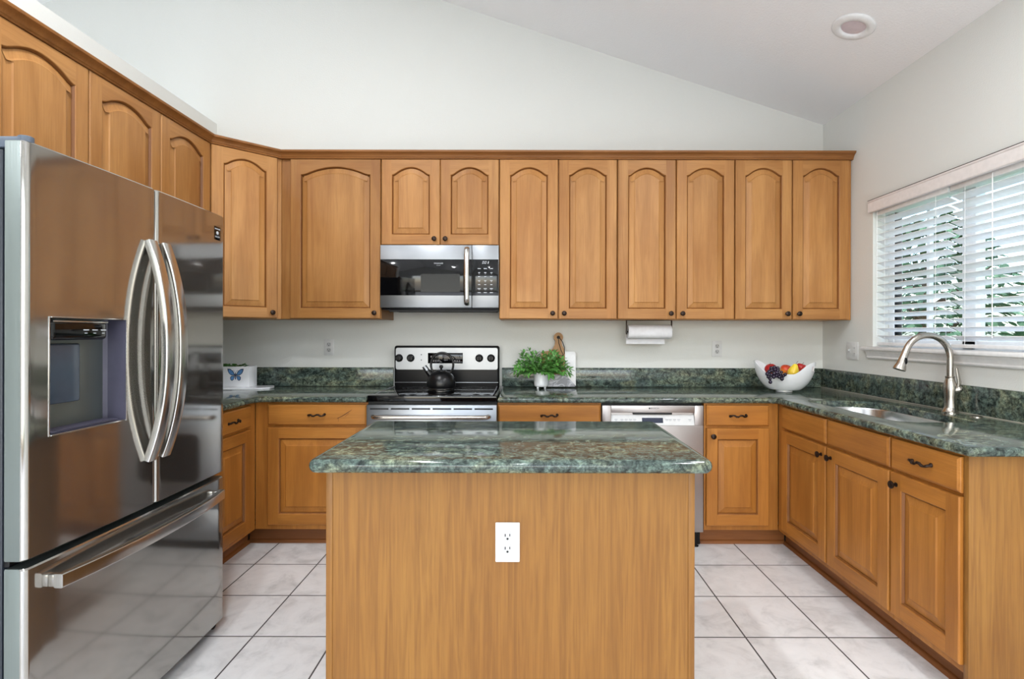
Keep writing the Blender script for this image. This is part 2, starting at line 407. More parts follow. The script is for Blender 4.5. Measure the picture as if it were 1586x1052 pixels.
m.box(XR, XR + 0.15, WY0, WY1, 0, WZ0 - 0.002); m.box(XR, XR + 0.15, WY0, WY1, WZ1, ZP + 0.15)
struct(m, 'wall_right', WALL, smooth=0)
m = MB(); m.box(XL - 0.12, XL, 0.55, YB, 0, ZP); struct(m, 'wall_left', WALL, smooth=0)
m = MB(); m.box(XW - 0.15, XW, YR, -1.4, 0, ZW + .15); m.box(XW - 0.15, XW, 1.8, YB, 0, ZW + .15); m.box(XW - 0.15, XW, -1.4, 1.8, 2.6, ZW + .15); m.box(XW - 0.15, XW, -1.4, 1.8, 0, 0.4); struct(m, 'wall_west', WALL, smooth=0)  # side opening added in this unseen wall to let light in
m = MB()
GX0, GX1, GZ1 = -2.95, 1.75, 2.62
m.prism([(GX1, 0), (XR + 0.15, 0), (XR + .15, ZP + .15), (XR, ZP + .15), (GX1, ZP + .15 + SL * (XR - GX1))], YR - 0.15, YR, 'y')
m.prism([(XW - .15, 0), (GX0, 0), (GX0, ZRG + .15 - SL * (XRG - GX0)), (XW - .15, ZW + .15)], YR - 0.15, YR, 'y')
m.prism([(GX0, GZ1), (GX1, GZ1), (GX1, ZP + .15 + SL * (XR - GX1)), (XRG, ZRG + .15), (GX0, ZRG + .15 - SL * (XRG - GX0))], YR - 0.15, YR, 'y')
struct(m, 'wall_rear', WALL, smooth=0)
# unseen rear glazing frame behind the camera, added with its opening for light
m = MB()
for x in (GX0 + .03, (GX0 + GX1) / 2, GX1 - .03): m.box(x - .03, x + .03, YR - .1, YR - .04, 0.0, GZ1)
m.box(GX0 + .06, GX1 - .06, YR - .1, YR - .04, GZ1 - .06, GZ1); m.box(GX0 + .06, GX1 - .06, YR - .1, YR - .04, 0.0, 0.05)
struct(m, 'unseen_window', TRIM)

# sink window: frame, muntins and panes set back in the wall, sill and apron in front
xw = XR + 0.095
m = MB()
def ybar(a, b, t=0.02): m.box(xw, xw + 0.05, a, b, WZ0, WZ1, 0.004)
ybar(WY1 - 0.05, WY1); ybar(WY0, WY0 + 0.05); ybar(2.58, 2.66)
m.box(xw, xw + 0.05, WY0 + .05, WY1 - .05, WZ0, WZ0 + 0.045, 0.004); m.box(xw, xw + 0.05, WY0 + .05, WY1 - .05, WZ1 - 0.045, WZ1, 0.004)
for yy in (2.90, 2.30): m.box(xw + 0.012, xw + 0.036, yy - 0.011, yy + 0.011, WZ0 + .04, WZ1 - .04, 0.003)
for a, b in ((2.66, WY1 - .05), (WY0 + .05, 2.58)): m.box(xw + .012, xw + .036, a, b, 1.60, 1.622, 0.003)
win = struct(m, 'window_1', TRIM)
for a, b in ((2.655, WY1 - .045), (WY0 + .045, 2.585)):
    one('pane', GLASS, win, xw + 0.021, xw + 0.027, a, b, WZ0 + .04, WZ1 - .04, smooth=0)
m = MB()
m.box(XR - 0.038, xw - 0.001, WY0 + 0.001, WY1 - 0.001, WZ0 - 0.0005, WZ0 + 0.001)
m.box(XR - 0.040, XR - 0.0006, WY0 - 0.06, WY1 + 0.06, WZ0 - 0.022, WZ0 + 0.001, 0.006)
struct(m, 'trim_1', TRIM)
m = MB()
pr = [(XR - 0.0006, 1.117), (XR - 0.012, 1.117), (XR - 0.016, 1.124), (XR - 0.014, 1.132), (XR - 0.018, 1.145), (XR - 0.026, 1.158), (XR - 0.026, 1.1655), (XR - 0.0006, 1.1655)]
m.prism(pr, WY0 - 0.035, WY1 + 0.035, 'y'); struct(m, 'trim_2', TRIM, smooth=20)

# ------------------------------------------------------------------ blinds
def blind(y0, y1, label):
    t = thing('window_blind', (XR, (y0 + y1) / 2, WZ0), label, 'blind', 'wood blinds over the sink')
    L = (y1 - y0) / 2 - 0.004
    z1 = 2.03 - WZ0
    # head rail, slats, bottom rail in local coordinates (x out of the wall is negative)
    one('head_rail', BLIND, t, 0.012, 0.066, -L, L, z1 - 0.05, z1, bev=0.003)
    s = MB(); n = 17; p = 0.0437; tl = R(24)
    for k in range(n):
        z = 0.058 + k * p
        M = Matrix.Translation((0.038, 0, z)) @ Matrix.Rotation(tl, 4, 'Y')
        arcp = [(-0.025, -0.0012), (-0.012, 0.0), (0, 0.0006), (0.012, 0.0), (0.025, -0.0012), (0.025, 0.0016), (0.012, 0.0028), (0, 0.0034), (-0.012, 0.0028), (-0.025, 0.0016)]
        s.prism(arcp, -L, L, 'y', M=M)
    s.build('slat_panel', BLIND, t, smooth=25)
    one('bottom_rail', BLIND, t, 0.016, 0.060, -L, L, 0.010, 0.028, bev=0.004)
    for yy in (-L * 0.72, L * 0.72):
        c = MB()
        for xx in (0.0105, 0.0655): c.tube([(xx, yy, 0.02), (xx, yy, z1 - 0.05)], 0.0010, 6)
        c.build('ladder_cord', BLIND, t)
    wy = 0.077 if y0 < 2.3 else L * 0.94
    c = MB(); c.tube([(0.004, wy, z1 - 0.03), (0.004, wy, 0.06)], 0.0022, 8)
    c.build('tilt_wand', BLIND, t)
    return t
blind(2.645, 3.185, 'white slat blind behind the faucet neck, half beside the switch plate')
blind(1.982, 2.637, 'white slat blind covering the window half nearer the cabinet end panel')
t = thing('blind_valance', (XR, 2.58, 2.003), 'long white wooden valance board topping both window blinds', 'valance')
m = MB()
m.prism([(-0.0008, 0.0), (-0.018, 0.0), (-0.02, 0.004), (-0.02, 0.058), (-0.024, 0.064), (-0.024, 0.070), (-0.0008, 0.070)], -0.645, 0.632, 'y'); m.build('valance_board', VALANCE, t, smooth=20)
one('dark_strip', BRONZE, t, -0.0225, -0.0008, -0.645, 0.632, 0.0702, 0.0742)  # thin dark strip along the top of the valance

# ------------------------------------------------------------------ cabinets
def arch_fn(u):
    u = abs(u); k = 1.25
    return 1 - k * u * u if u <= 0.8 else 0.2 * ((1 - u) / 0.2) ** 2

def knob(parent, x, z, y=-0.02):
    m = MB(); M = Matrix.Translation((x, y, z)) @ Matrix.Rotation(pi / 2, 4, 'X')
    m.lathe([(0.009, 0.0), (0.009, 0.003), (0.0055, 0.005), (0.0055, 0.012), (0.012, 0.016), (0.0155, 0.020), (0.0155, 0.024), (0.012, 0.027), (0.006, 0.0285)], 20, M=M)
    return m.build('knob', BRONZE, parent)
def pull(parent, x, z, y=-0.02):
    m = MB(); pts = []; rd = []
    for i in range(25):
        u = -1 + i / 12
        pts.append((x + 0.050 * u, y - 0.004 - 0.020 * (1 - u ** 4) ** 0.7, z + 0.004 * sin(u * 7))); rd.append(0.0036 + 0.0022 * abs(sin(u * 9.0)))
    m.tube(pts, rd, 10)
    for s in (-1, 1):
        m.lathe([(0.008, 0), (0.008, 0.003), (0.005, 0.007)], 12, M=Matrix.Translation((x + s * 0.046, y, z + 0.003 * s)) @ Matrix.Rotation(pi / 2, 4, 'X'))
        m.ball((x + s * 0.018, y - 0.024, z + 0.003 * s), 0.0062, n=8)
    return m.build('pull_handle', BRONZE, parent)

def door(parent, x0, x1, z0, z1, arched=False, knob_at=None, rise=None, a=None, y=0.0):
    """raised panel door; the front faces -y"""
    w = x1 - x0; h = z1 - z0; t = 0.020; e = 0.004; a = a or min(0.064, w * 0.17); zb = 0.064
    rise = (rise or min(0.05, w * 0.14)) if arched else 0.0
    zt = h - (0.048 + rise if arched else 0.062)
    NA = 28 if arched else 1
    top = [(a + (w - 2 * a) * (1 - i / NA), zt + (rise * arch_fn(1 - 2 * i / NA) if arched else 0)) for i in range(NA + 1)]
    op = [(a, zb), (w - a, zb)] + top
    m = MB()
    rect = lambda d: [(d, d), (w - d, d), (w - d, h - d), (d, h - d)]
    def P(loop, yy): return [(p[0], yy, p[1]) for p in loop]
    def strip(l0, y0, l1, y1, mi=0):
        n = len(l0); m.add(P(l0, y0) + P(l1, y1), [(i, (i + 1) % n, n + (i + 1) % n, n + i) for i in range(n)], mi)
    strip(rect(0), 0, rect(0), -t + e); strip(rect(0), -t + e, rect(e * 0.4), -t + e * 0.4); strip(rect(e * 0.4), -t + e * 0.4, rect(e), -t)
    m.add(P([(e, e), (a, e), (a, h - e), (e, h - e)], -t), [(0, 1, 2, 3)], 0)
    m.add(P([(w - a, e), (w - e, e), (w - e, h - e), (w - a, h - e)], -t), [(0, 1, 2, 3)], 0)
    m.add(P([(a, e), (w - a, e), (w - a, zb), (a, zb)], -t), [(0, 1, 2, 3)], 1)
    for i in range(NA):
        p, q = top[i], top[i + 1]
        m.add(P([p, (p[0], h - e), (q[0], h - e), q], -t), [(0, 1, 2, 3)], 1)
    l1 = off(op, 0.003); l2 = off(op, 0.006); l3 = off(op, 0.009)
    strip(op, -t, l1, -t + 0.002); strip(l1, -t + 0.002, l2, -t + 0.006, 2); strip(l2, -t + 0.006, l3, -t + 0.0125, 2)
    m.add(P(rect(0), 0), [(0, 1, 2, 3)], 0)
    V_, H_ = (MAPLE_V, MAPLE_H) if arched else (BASE_V, BASE_H)
    d = m.build('door', [V_, H_, GROOVE_DK], parent, smooth=25)
    d.location = (x0, y, z0)
    q = MB(); m = q
    pd = 0.036 if w > 0.3 else 0.031
    a1 = off(op, 0.0072); a2 = off(op, 0.0105); a3 = off(op, 0.0105 + pd * 0.55); a4 = off(op, 0.0105 + pd * 0.86); a5 = off(op, 0.0105 + pd)
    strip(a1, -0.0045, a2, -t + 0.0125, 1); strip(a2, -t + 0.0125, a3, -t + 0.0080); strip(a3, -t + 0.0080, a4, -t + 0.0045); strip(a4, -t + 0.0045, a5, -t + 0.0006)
    m.add(P(a5, -t + 0.0006), [tuple(range(len(a5)))], 0); m.add(P(a1, -0.0045), [tuple(range(len(a1)))], 0)
    m.build('raised_panel', [V_, GROOVE_DK], d, smooth=14)
    if knob_at: knob(d, 0.034 if knob_at[0] == 'l' else w - 0.034, 0.036 if knob_at[1] == 'b' else h - 0.045)
    return d
def drawer(parent, x0, x1, z0, z1, handle=True, name='drawer'):
    w = x1 - x0; h = z1 - z0; m = MB(); t = 0.020
    rect = lambda d: [(d, d), (w - d, d), (w - d, h - d), (d, h - d)]
    loops = [(0, 0), (0, -t + 0.008), (0.002, -t + 0.005), (0.006, -t + 0.003), (0.009, -t)]
    vs = []; fs = []
    for d, y in loops: vs += [(p[0], y, p[1]) for p in rect(d)]
    for i in range(len(loops) - 1):
        for k in range(4): fs.append((i * 4 + k, i * 4 + (k + 1) % 4, i * 4 + 4 + (k + 1) % 4, i * 4 + 4 + k))
    fs += [(0, 1, 2, 3), tuple(16 + k for k in range(4))]
    m.add(vs, fs); d = m.build(name, BASE_H, parent, smooth=20); d.location = (x0, 0, z0)
    if handle: pull(d, w / 2, h / 2)
    return d

def carcass(t, W, D, z0, z1, frame=None, front=True):
    m = MB(); th = 0.018
    m.box(0, W, 0.0, 0.019, z0, z1, 0.001)                      # face
    m.box(0.001, 0.001 + th, 0.019, D, z0, z1); m.box(W - th - 0.001, W - 0.001, 0.019, D, z0, z1)
    m.box(th, W - th, 0.019, D, z0 + 0.001, z0 + th); m.box(th, W - th, D - 0.012, D, z0 + th, z1)
    return m.build('carcass', MAPLE_V if z0 > 1 else BASE_V, t, smooth=0)

UZ0, UZ1 = 1.3555, 2.392
DZ0, DZ1 = 1.3585, 2.3845
GAP = 0.0025
def upper(x, y, rz, W, D, z0, doors, label, group='arched upper cabinets', extra=None):
    t = thing('upper_cabinet', (x, y, 0), label, 'cabinet', group, rz)
    carcass(t, W, D, z0, UZ1)
    for (a, b, kn) in doors: door(t, a, b, z0 + 0.003, DZ1, True, kn)
    return t
YU = 3.405; DU = YB - YU - 0.001
# back run
upper(-1.562, YU, 0, 0.646, DU, UZ0, [(0.063, 0.646 - GAP, ('r', 'b'))], 'wide single-door maple wall cabinet between corner and microwave')
upper(-0.9145, YU, 0, 0.7595, DU, 1.831, [(GAP, 0.3785, ('r', 'b')), (0.3815, 0.7565, ('l', 'b'))], 'short double-door maple wall cabinet directly above the microwave')
labs = ['tall double-door maple wall cabinet right above the green plant', 'tall double-door maple wall cabinet above the paper towel roll', 'tall double-door maple wall cabinet ending at the window wall']
for k, (a, b) in enumerate(((-0.1537, 0.606), (0.6075, 1.362), (1.3635, 2.1215))):
    W = b - a; e = b - 0.0 if k < 2 else 2.1016
    mid = W / 2 if k < 2 else (2.1016 - 1.3635) / 2
    upper(a, YU, 0, W - 0.0012, DU, UZ0, [(GAP, mid - GAP, ('r', 'b')), (mid + GAP * 1.5, 2 * mid - GAP * 1.2, ('l', 'b'))], labs[k])
# run over the refrigerator
XU = XL + 0.305
upper(XU, 1.352, pi / 2, 0.889, 0.304, 1.80, [(GAP, 0.4425, ('r', 'b')), (0.4465, 0.8865, ('l', 'b'))], 'arched maple wall cabinet above the near fridge corner', 'wall cabinets above the refrigerator')
upper(XU, 2.2425, pi / 2, 0.876, 0.304, 1.80, [(GAP, 0.4425, ('r', 'b')), (0.4465, 0.865, ('l', 'b'))], 'arched maple wall cabinet between fridge top and diagonal corner cabinet', 'wall cabinets above the refrigerator')
# diagonal corner
A = Vector((XU, 3.12)); B = Vector((-1.5645, YU)); dirv = (B - A); ang = math.atan2(dirv.y, dirv.x); LEN = dirv.length
t = thing('corner_cabinet', (A.x, A.y, 0), 'diagonal maple corner wall cabinet with one tall arched door', 'cabinet', 'arched upper cabinets', ang)
m = MB(); Mi = (Matrix.Translation((A.x, A.y, 0)) @ Matrix.Rotation(ang, 4, 'Z')).inverted()
m.prism([(XL + .001, YB - .001), (XL + .001, 3.12), (A.x, A.y), (B.x, B.y), (B.x, YB - .001)], UZ0, UZ1, 'z', M=Mi); m.build('carcass', MAPLE_V, t, smooth=0)
door(t, 0.012, LEN - 0.030, DZ0, DZ1, True, ('r', 'b'))

# crown moulding
def sweep(path, prof, z0):
    n = len(path); rows = []
    for i in range(n):
        p = Vector(path[i])
        d1 = (Vector(path[i]) - Vector(path[i - 1])).normalized() if i else None
        d2 = (Vector(path[i + 1]) - Vector(path[i])).normalized() if i < n - 1 else None
        d1 = d1 or d2; d2 = d2 or d1
        n1 = Vector((d1.y, -d1.x)); n2 = Vector((d2.y, -d2.x)); mm = (n1 + n2).normalized(); k = mm.dot(n1)
        rows.append([(p.x + mm.x * o / k, p.y + mm.y * o / k, z0 + z) for o, z in prof])
    m = MB(); k = len(prof); vs = [q for r in rows for q in r]; fs = []
    for i in range(n - 1):
        for j in range(k): fs.append((i * k + j, i * k + (j + 1) % k, (i + 1) * k + (j + 1) % k, (i + 1) * k + j))
    fs += [tuple(range(k)), tuple((n - 1) * k + j for j in range(k))]
    m.add(vs, fs); return m
CP = [(0.0008, 0), (0.022, 0), (0.024, 0.004), (0.022, 0.008), (0.026, 0.012), (0.028, 0.018), (0.034, 0.026), (0.044, 0.033), (0.050, 0.036), (0.052, 0.042), (0.052, 0.048), (0.0008, 0.048)]
m = sweep([(XU, 1.352), (XU, 3.12), (-1.5645, YU), (2.1225, YU)], CP, 2.3865)
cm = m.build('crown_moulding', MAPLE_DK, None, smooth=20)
tag(cm, 'stained maple crown moulding running along the tops of all wall cabinets', 'moulding')

# base cabinets
BZ0, BZ1 = 0.105, 0.855
DRZ0, DRZ1, BDZ0, BDZ1 = 0.722, 0.845, 0.135, 0.709
YBASE = 3.11; DB = YB - YBASE - 0.001
def toe(t, x0, x1, D=0.07):
    m = MB(); m.box(x0, x1, D, D + 0.018, 0.0, BZ0 - 0.0005); m.prism([(D - 0.014, 0.0), (D, 0.0), (D, 0.02), (D - 0.006, 0.018), (D - 0.012, 0.01)], x0, x1, 'x'); m.build('toe_kick', TOE, t)
def base(x, y, rz, W, D, fronts, label, group='maple base cabinets', tk=None):
    t = thing('base_cabinet', (x, y, 0), label, 'cabinet', group, rz)
    carcass(t, W, D, BZ0, BZ1)
    for f in fronts:
        if f[0] == 'd': door(t, f[1], f[2], BDZ0, BDZ1, False, f[3])
        elif f[0] == 'w': drawer(t, f[1], f[2], DRZ0, DRZ1)
        elif f[0] == 'f': drawer(t, f[1], f[2], DRZ0, DRZ1, False, 'false_drawer_front')
    toe(t, *(tk or (0, W)))
    return t
XLB = -1.58
base(XLB, 2.30, pi / 2, 0.808, XLB - XL - 0.001, [('w', 0.01, 0.335, None), ('d', 0.01, 0.335, ('r', 't')), ('w', 0.345, 0.727, None), ('d', 0.345, 0.727, ('l', 't'))], 'maple base cabinet between refrigerator and room corner', tk=(0.0, 0.862))
base(-1.5785, YBASE, 0, 0.6645, DB, [('w', 0.078, 0.6595, None), ('d', 0.078, 0.6595, ('r', 't'))], 'maple drawer base with a scratched drawer between corner and range', tk=(-0.071, 0.6645))
base(-0.1495, YBASE, 0, 0.612, DB, [('w', 0.004, 0.607, None), ('d', 0.004, 0.3045, ('r', 't')), ('d', 0.3085, 0.607, ('l', 't'))], 'maple drawer base between the range and the dishwasher')
base(1.0705, YBASE, 0, 0.4390, DB, [('w', 0.010, 0.378, None), ('d', 0.010, 0.378, ('l', 't'))], 'narrow maple base cabinet between dishwasher and sink corner', tk=(0, 0.510))
XRB = 1.511; DR_ = XR - XRB - 0.001
tb = base(XRB, 3.108, -pi / 2, 0.966, DR_, [('f', 0.070, 0.511), ('f', 0.528, 0.961), ('d', 0.070, 0.513, ('r', 't')), ('d', 0.526, 0.961, ('l', 't'))], 'two-door maple sink base with false drawer fronts', tk=(-0.053, 0.966))
te = base(XRB, 2.1405, -pi / 2, 0.3445, DR_, [('w', 0.006, 0.3425, None), ('d', 0.006, 0.3425, ('l', 't'))], 'single-door maple end cabinet nearest the camera under the sink counter')
m = MB(); m.box(0.3450, 0.3660, -0.006, DR_, 0.0, BZ1, 0.001); ep = m.build('end_panel', VENEER, te); ep['label'] = 'plain lighter veneer end panel'

# ------------------------------------------------------------------ countertops
CZ0, CZ1 = 0.8565, 0.890
def slab(parent, name, outline, z0, z1, hole=None):
    h = (z1 - z0) / 2; zc = (z0 + z1) / 2; bm = bmesh.new(); N = 6
    loops = []
    for i in range(N + 1):
        q = -pi / 2 + pi * i / N
        p = off(outline, h * 0.9 * (1 - cos(q))) if abs(cos(q)) < 0.999 else outline
        loops.append([bm.verts.new((x, y, zc + h * sin(q))) for x, y in p])
    n = len(outline)
    for i in range(N):
        for k in range(n): bm.faces.new((loops[i][k], loops[i][(k + 1) % n], loops[i + 1][(k + 1) % n], loops[i + 1][k]))
    he = [None, None]
    if hole:
        hl = [[bm.verts.new((x, y, z)) for x, y in off(hole, d)] for z, d in ((z0, 0), (z1 - 0.004, 0), (z1, -0.004))]
        k_ = len(hole)
        for i in range(2):
            for k in range(k_): bm.faces.new((hl[i][k], hl[i][(k + 1) % k_], hl[i + 1][(k + 1) % k_], hl[i + 1][k]))
        he = [hl[0], hl[-1]]
    for lp, hv in ((loops[0], he[0]), (loops[-1], he[1])):
        es = [bm.edges.get((lp[k], lp[(k + 1) % n])) for k in range(n)]
        if hv: es += [bm.edges.get((hv[k], hv[(k + 1) % len(hv)])) for k in range(len(hv))]
        bmesh.ops.triangle_fill(bm, use_beauty=True, use_dissolve=False, edges=es)
    bmesh.ops.recalc_face_normals(bm, faces=bm.faces)
    me = bpy.data.meshes.new(name); bm.to_mesh(me); bm.free(); me.materials.append(GRANITE)
    me.polygons.foreach_set('use_smooth', [True] * len(me.polygons)); me.set_sharp_from_angle(angle=R(32))
    o = bpy.data.objects.new(name, me); COL.objects.link(o)
    if parent: o.parent = parent
    return o
BS = 1.0225
def bsp(label, x0, x1, y0, y1):
    o = one('backsplash', GRANITE, None, x0, x1, y0, y1, CZ1 + 0.0003, BS, bev=0.002); return tag(o, label, 'backsplash', 'granite backsplash strips')
ct = thing('countertop', (0, 0, 0), 'green granite countertop wrapping the corner between fridge and range', 'countertop', 'green granite counters')
g = 0.001
slab(ct, 'slab', [(XL + g, 2.285), (-1.548, 2.285)] + arc(-1.548 + 0.03, 3.075 - 0.03, 0.03, 180, 90, 5) + [(-0.914, 3.075), (-0.914, YB - g), (XL + g, YB - g)], CZ0, CZ1)
bsp('green granite backsplash strip under the outlet beside the range', XL + 0.021, -0.914, YB - 0.020, YB - g)
bsp('green granite backsplash strip on the fridge wall behind the butterfly box', XL + g, XL + 0.020, 2.285, YB - g)
ct = thing('countertop', (0, 0, 0), 'green granite countertop running from range past dishwasher round to sink', 'countertop', 'green granite counters')
SX0, SX1, SY0, SY1 = 1.605, 1.955, 2.24, 2.955
hole = arc(SX1 - 0.05, SY0 + 0.05, 0.05, -90, 0, 5) + arc(SX1 - 0.17, SY1 - 0.17, 0.17, 0, 90, 10) + arc(SX0 + 0.08, SY1 - 0.08, 0.08, 90, 180, 6) + arc(SX0 + 0.08, SY0 + 0.08, 0.08, 180, 270, 6)
slab(ct, 'slab', [(-0.1475, 3.075)] + arc(1.475 - 0.05, 3.075 - 0.05, 0.05, 90, 0, 6) + arc(1.475 + 0.025, 1.738 + 0.025, 0.025, 180, 270, 5) + [(XR - g, 1.738), (XR - g, YB - g), (-0.1475, YB - g)], CZ0, CZ1, hole)
bsp('long green granite backsplash strip behind the cutting board and fruit bowl', -0.1475, XR - 0.021, YB - 0.020, YB - g)
bspR = bsp('green granite backsplash strip on the window wall behind the faucet', XR - 0.020, XR - g, 1.745, YB - g)
one('caulk_line', CAULK, bspR, XR - 0.0235, XR - 0.020, 1.745, YB - .021, CZ1 + 0.0003, CZ1 + 0.003)

# sink
m = MB()
lv = [(off(hole, -0.02), 0.8555), (off(hole, -0.001), 0.8555), (off(hole, 0.002), 0.848), (off(hole, 0.006), 0.70), (off(hole, 0.02), 0.672), (off(hole, 0.05), 0.664)]
vs = [(x, y, z) for lp, z in lv for x, y in lp]; n = len(hole); fs = []
for i in range(len(lv) - 1):
    for k in range(n): fs.append((i * n + k, i * n + (k + 1) % n, i * n + n + (k + 1) % n, i * n + n + k))
fs.append(tuple((len(lv) - 1) * n + k for k in range(n)))
m.add(vs, fs); t = thing('sink', (0, 0, 0), 'stainless steel undermount sink bowl set in the granite counter', 'sink')
s_ = m.build('bowl', SINKM, t, smooth=50); md = s_.modifiers.new('thick', 'SOLIDIFY'); md.thickness = 0.0012; md.offset = 0
m = MB(); m.lathe([(0.045, 0.6655), (0.045, 0.668), (0.03, 0.6665), (0.012, 0.667)], 24, M=Matrix.Translation(((SX0 + SX1) / 2, 2.6, 0))); m.build('drain', BAR, t)

# faucet
FX, FY = 2.042, 2.515
t = thing('faucet', (FX, FY, CZ1), 'brushed nickel gooseneck pull-down faucet standing behind the sink', 'faucet')
m = MB(); m.lathe([(0.034, 0), (0.034, 0.006), (0.029, 0.010), (0.024, 0.030), (0.0235, 0.075), (0.0265, 0.105), (0.026, 0.135), (0.020, 0.160), (0.0185, 0.168), (0.0195, 0.170), (0.0195, 0.174), (0.0155, 0.176)], 28); m.build('base', NICKEL, t, smooth=50)
RA = 0.108; ZS = 0.262
pts = [(0, 0, 0.172), (0, 0, 0.20), (0, 0, 0.235)] + [(-RA + RA * cos(R(a)), 0, ZS + RA * sin(R(a))) for a in range(0, 161, 8)]
ex = Vector(pts[-1]); dv = Vector((-sin(R(160)) , 0, cos(R(160))))
m = MB(); m.tube(pts, 0.0145, 18); m.build('neck', NICKEL, t, smooth=60)
hp = [ex + dv * d for d in (0.0, 0.03, 0.035, 0.07, 0.092, 0.100)]
m = MB(); m.tube([tuple(p) for p in hp], [0.0150, 0.0155, 0.0165, 0.020, 0.0265, 0.0265], 20); hd = m.build('spray_head', NICKEL, t, smooth=50)
m = MB(); c_ = ex + dv * 0.055; m.ball((c_.x + 0.004, c_.y - 0.0165, c_.z), 0.011, (0.75, 0.5, 1.5), 10); m.build('spray_button', BLACK, hd)
m = MB(); m.tube([(0.012, -0.012, 0.105), (0.022, -0.020, 0.112), (0.030, -0.026, 0.120), (0.034, -0.028, 0.124)], [0.015, 0.017, 0.014, 0.006], 14)
m.tube([(0.024, -0.022, 0.118), (0.022, -0.026, 0.150), (0.014, -0.028, 0.185), (0.008, -0.029, 0.215)], [0.009, 0.0075, 0.006, 0.0045], 12, flat=(1.3, 0.7)); m.build('lever', NICKEL, t, smooth=50)
m = MB(); m.lathe([(0.024, 0), (0.024, 0.003), (0.019, 0.006), (0.004, 0.0065)], 24, M=Matrix.Translation((2.055, 2.385, CZ1)))
tag(m.build('hole_cover', NICKEL), 'small round nickel hole cover on the counter beside the faucet base', 'cover')

# ------------------------------------------------------------------ island
IX0, IX1, IY0, IY1 = -0.640, 0.568, 1.55, 2.262
isl = slab(None, 'island_countertop', arc(IX1 - .03, IY0 + .03, .03, -90, 0, 5) + arc(IX1 - .03, IY1 - .03, .03, 0, 90, 5) + arc(IX0 + .03, IY1 - .03, .03, 90, 180, 5) + arc(IX0 + .03, IY0 + .03, .03, 180, 270, 5), 0.848, CZ1)
tag(isl, 'polished green granite slab with rounded edge lying on the island', 'countertop')
t = thing('kitchen_island', (0, 0, 0), 'freestanding island of light wood veneer beneath the granite slab', 'island')
bx0, bx1, by0, by1 = -0.598, 0.524, 1.60, 2.215
m = MB(); m.box(bx0 + 0.012, bx1 - 0.012, by0 + 0.003, by1 - 0.08, 0, 0.847); m.build('body', VENEER, t, smooth=0)
for a, b in ((bx0, bx0 + 0.020), (bx1 - 0.020, bx1)):
    one('corner_strip', VENEER, t, a, b, by0, by0 + 0.02, 0, 0.847, bev=0.002)
for a, b in ((bx0, bx0 + 0.0115), (bx1 - 0.0115, bx1)):
    one('side_panel', VENEER, t, a, b, by0 + 0.021, by1 - 0.08, 0, 0.847)
M = Matrix.Translation((bx1, by1 - 0.06, 0)) @ Matrix.Rotation(pi, 4, 'Z')
for k in range(2):
    d = door(t, 0, 0.55, 0.12, 0.84, False, ('r' if k == 0 else 'l', 't')); d.rotation_euler = (0, 0, pi); d.location = (bx1 - 0.006 - 0.556 * k, by1 - 0.079, 0.12)

def outlet(name, loc, rz, label, cat='outlet', w=0.070, h=0.114, group='duplex outlets', kind='duplex'):
    t = thing(name, loc, label, cat, group, rz)
    one('cover_plate', WHITE, t, -w / 2, w / 2, -0.006, -0.0004, -h / 2, h / 2, bev=0.0025)
    if kind == 'duplex':
        for s in (-1, 1):
            m = MB(); lp = [(0.0165 * max(-0.88, min(0.88, cos(R(a)) * 1.05)), 0.0145 * sin(R(a))) for a in range(0, 360, 15)]
            m.prism([(x, z + s * 0.0195) for x, z in lp], -0.0085, -0.006, 'y'); rc = m.build('receptacle', RECEP, t)
            sl = MB()
            sl.box(-0.0085, -0.0055, -0.0088, -0.0084, s * 0.0195 - 0.001, s * 0.0195 + 0.0075); sl.box(0.0055, 0.0082, -0.0088, -0.0084, s * 0.0195 + 0.0, s * 0.0195 + 0.0075)
            sl.lathe([(0.0034, 0), (0.0034, 0.0004)], 10, M=Matrix.Translation((0, -0.0084, s * 0.0195 - 0.0075)) @ Matrix.Rotation(pi / 2, 4, 'X')); sl.build('slot', SLATE, rc)
    return t
outlet('power_outlet', (-0.0455, by0 + 0.003, 0.630), 0, 'white duplex outlet on the front veneer of the island', w=0.074, h=0.120)
outlet('power_outlet', (-1.373, YB, 1.164), 0, 'white duplex outlet on the wall between butterfly box and range')
outlet('power_outlet', (1.374, YB, 1.158), 0, 'white duplex outlet on the wall between paper towels and fruit bowl')
sw = outlet('switch_plate', (XR, 3.387, 1.157), -pi / 2, 'white double-gang wall plate beside the window sill', 'switch', 0.116, 0.114, None, 'switch')
m = MB(); m.box(-0.034, -0.020, -0.008, -0.006, -0.013, 0.013, 0.001); m.box(-0.031, -0.023, -0.016, -0.008, 0.0, 0.008, 0.001); m.build('toggle', WHITE, sw)
m = MB(); m.box(0.010, 0.043, -0.0085, -0.006, -0.033, 0.033, 0.001); m.build('receptacle', WHITE, sw)
m = MB()
for s in (-1, 1):
    for dx in (0.020, 0.031): m.box(dx, dx + 0.002, -0.0089, -0.0085, s * 0.018 - 0.003, s * 0.018 + 0.005)
m.build('slot', SLATE, sw)

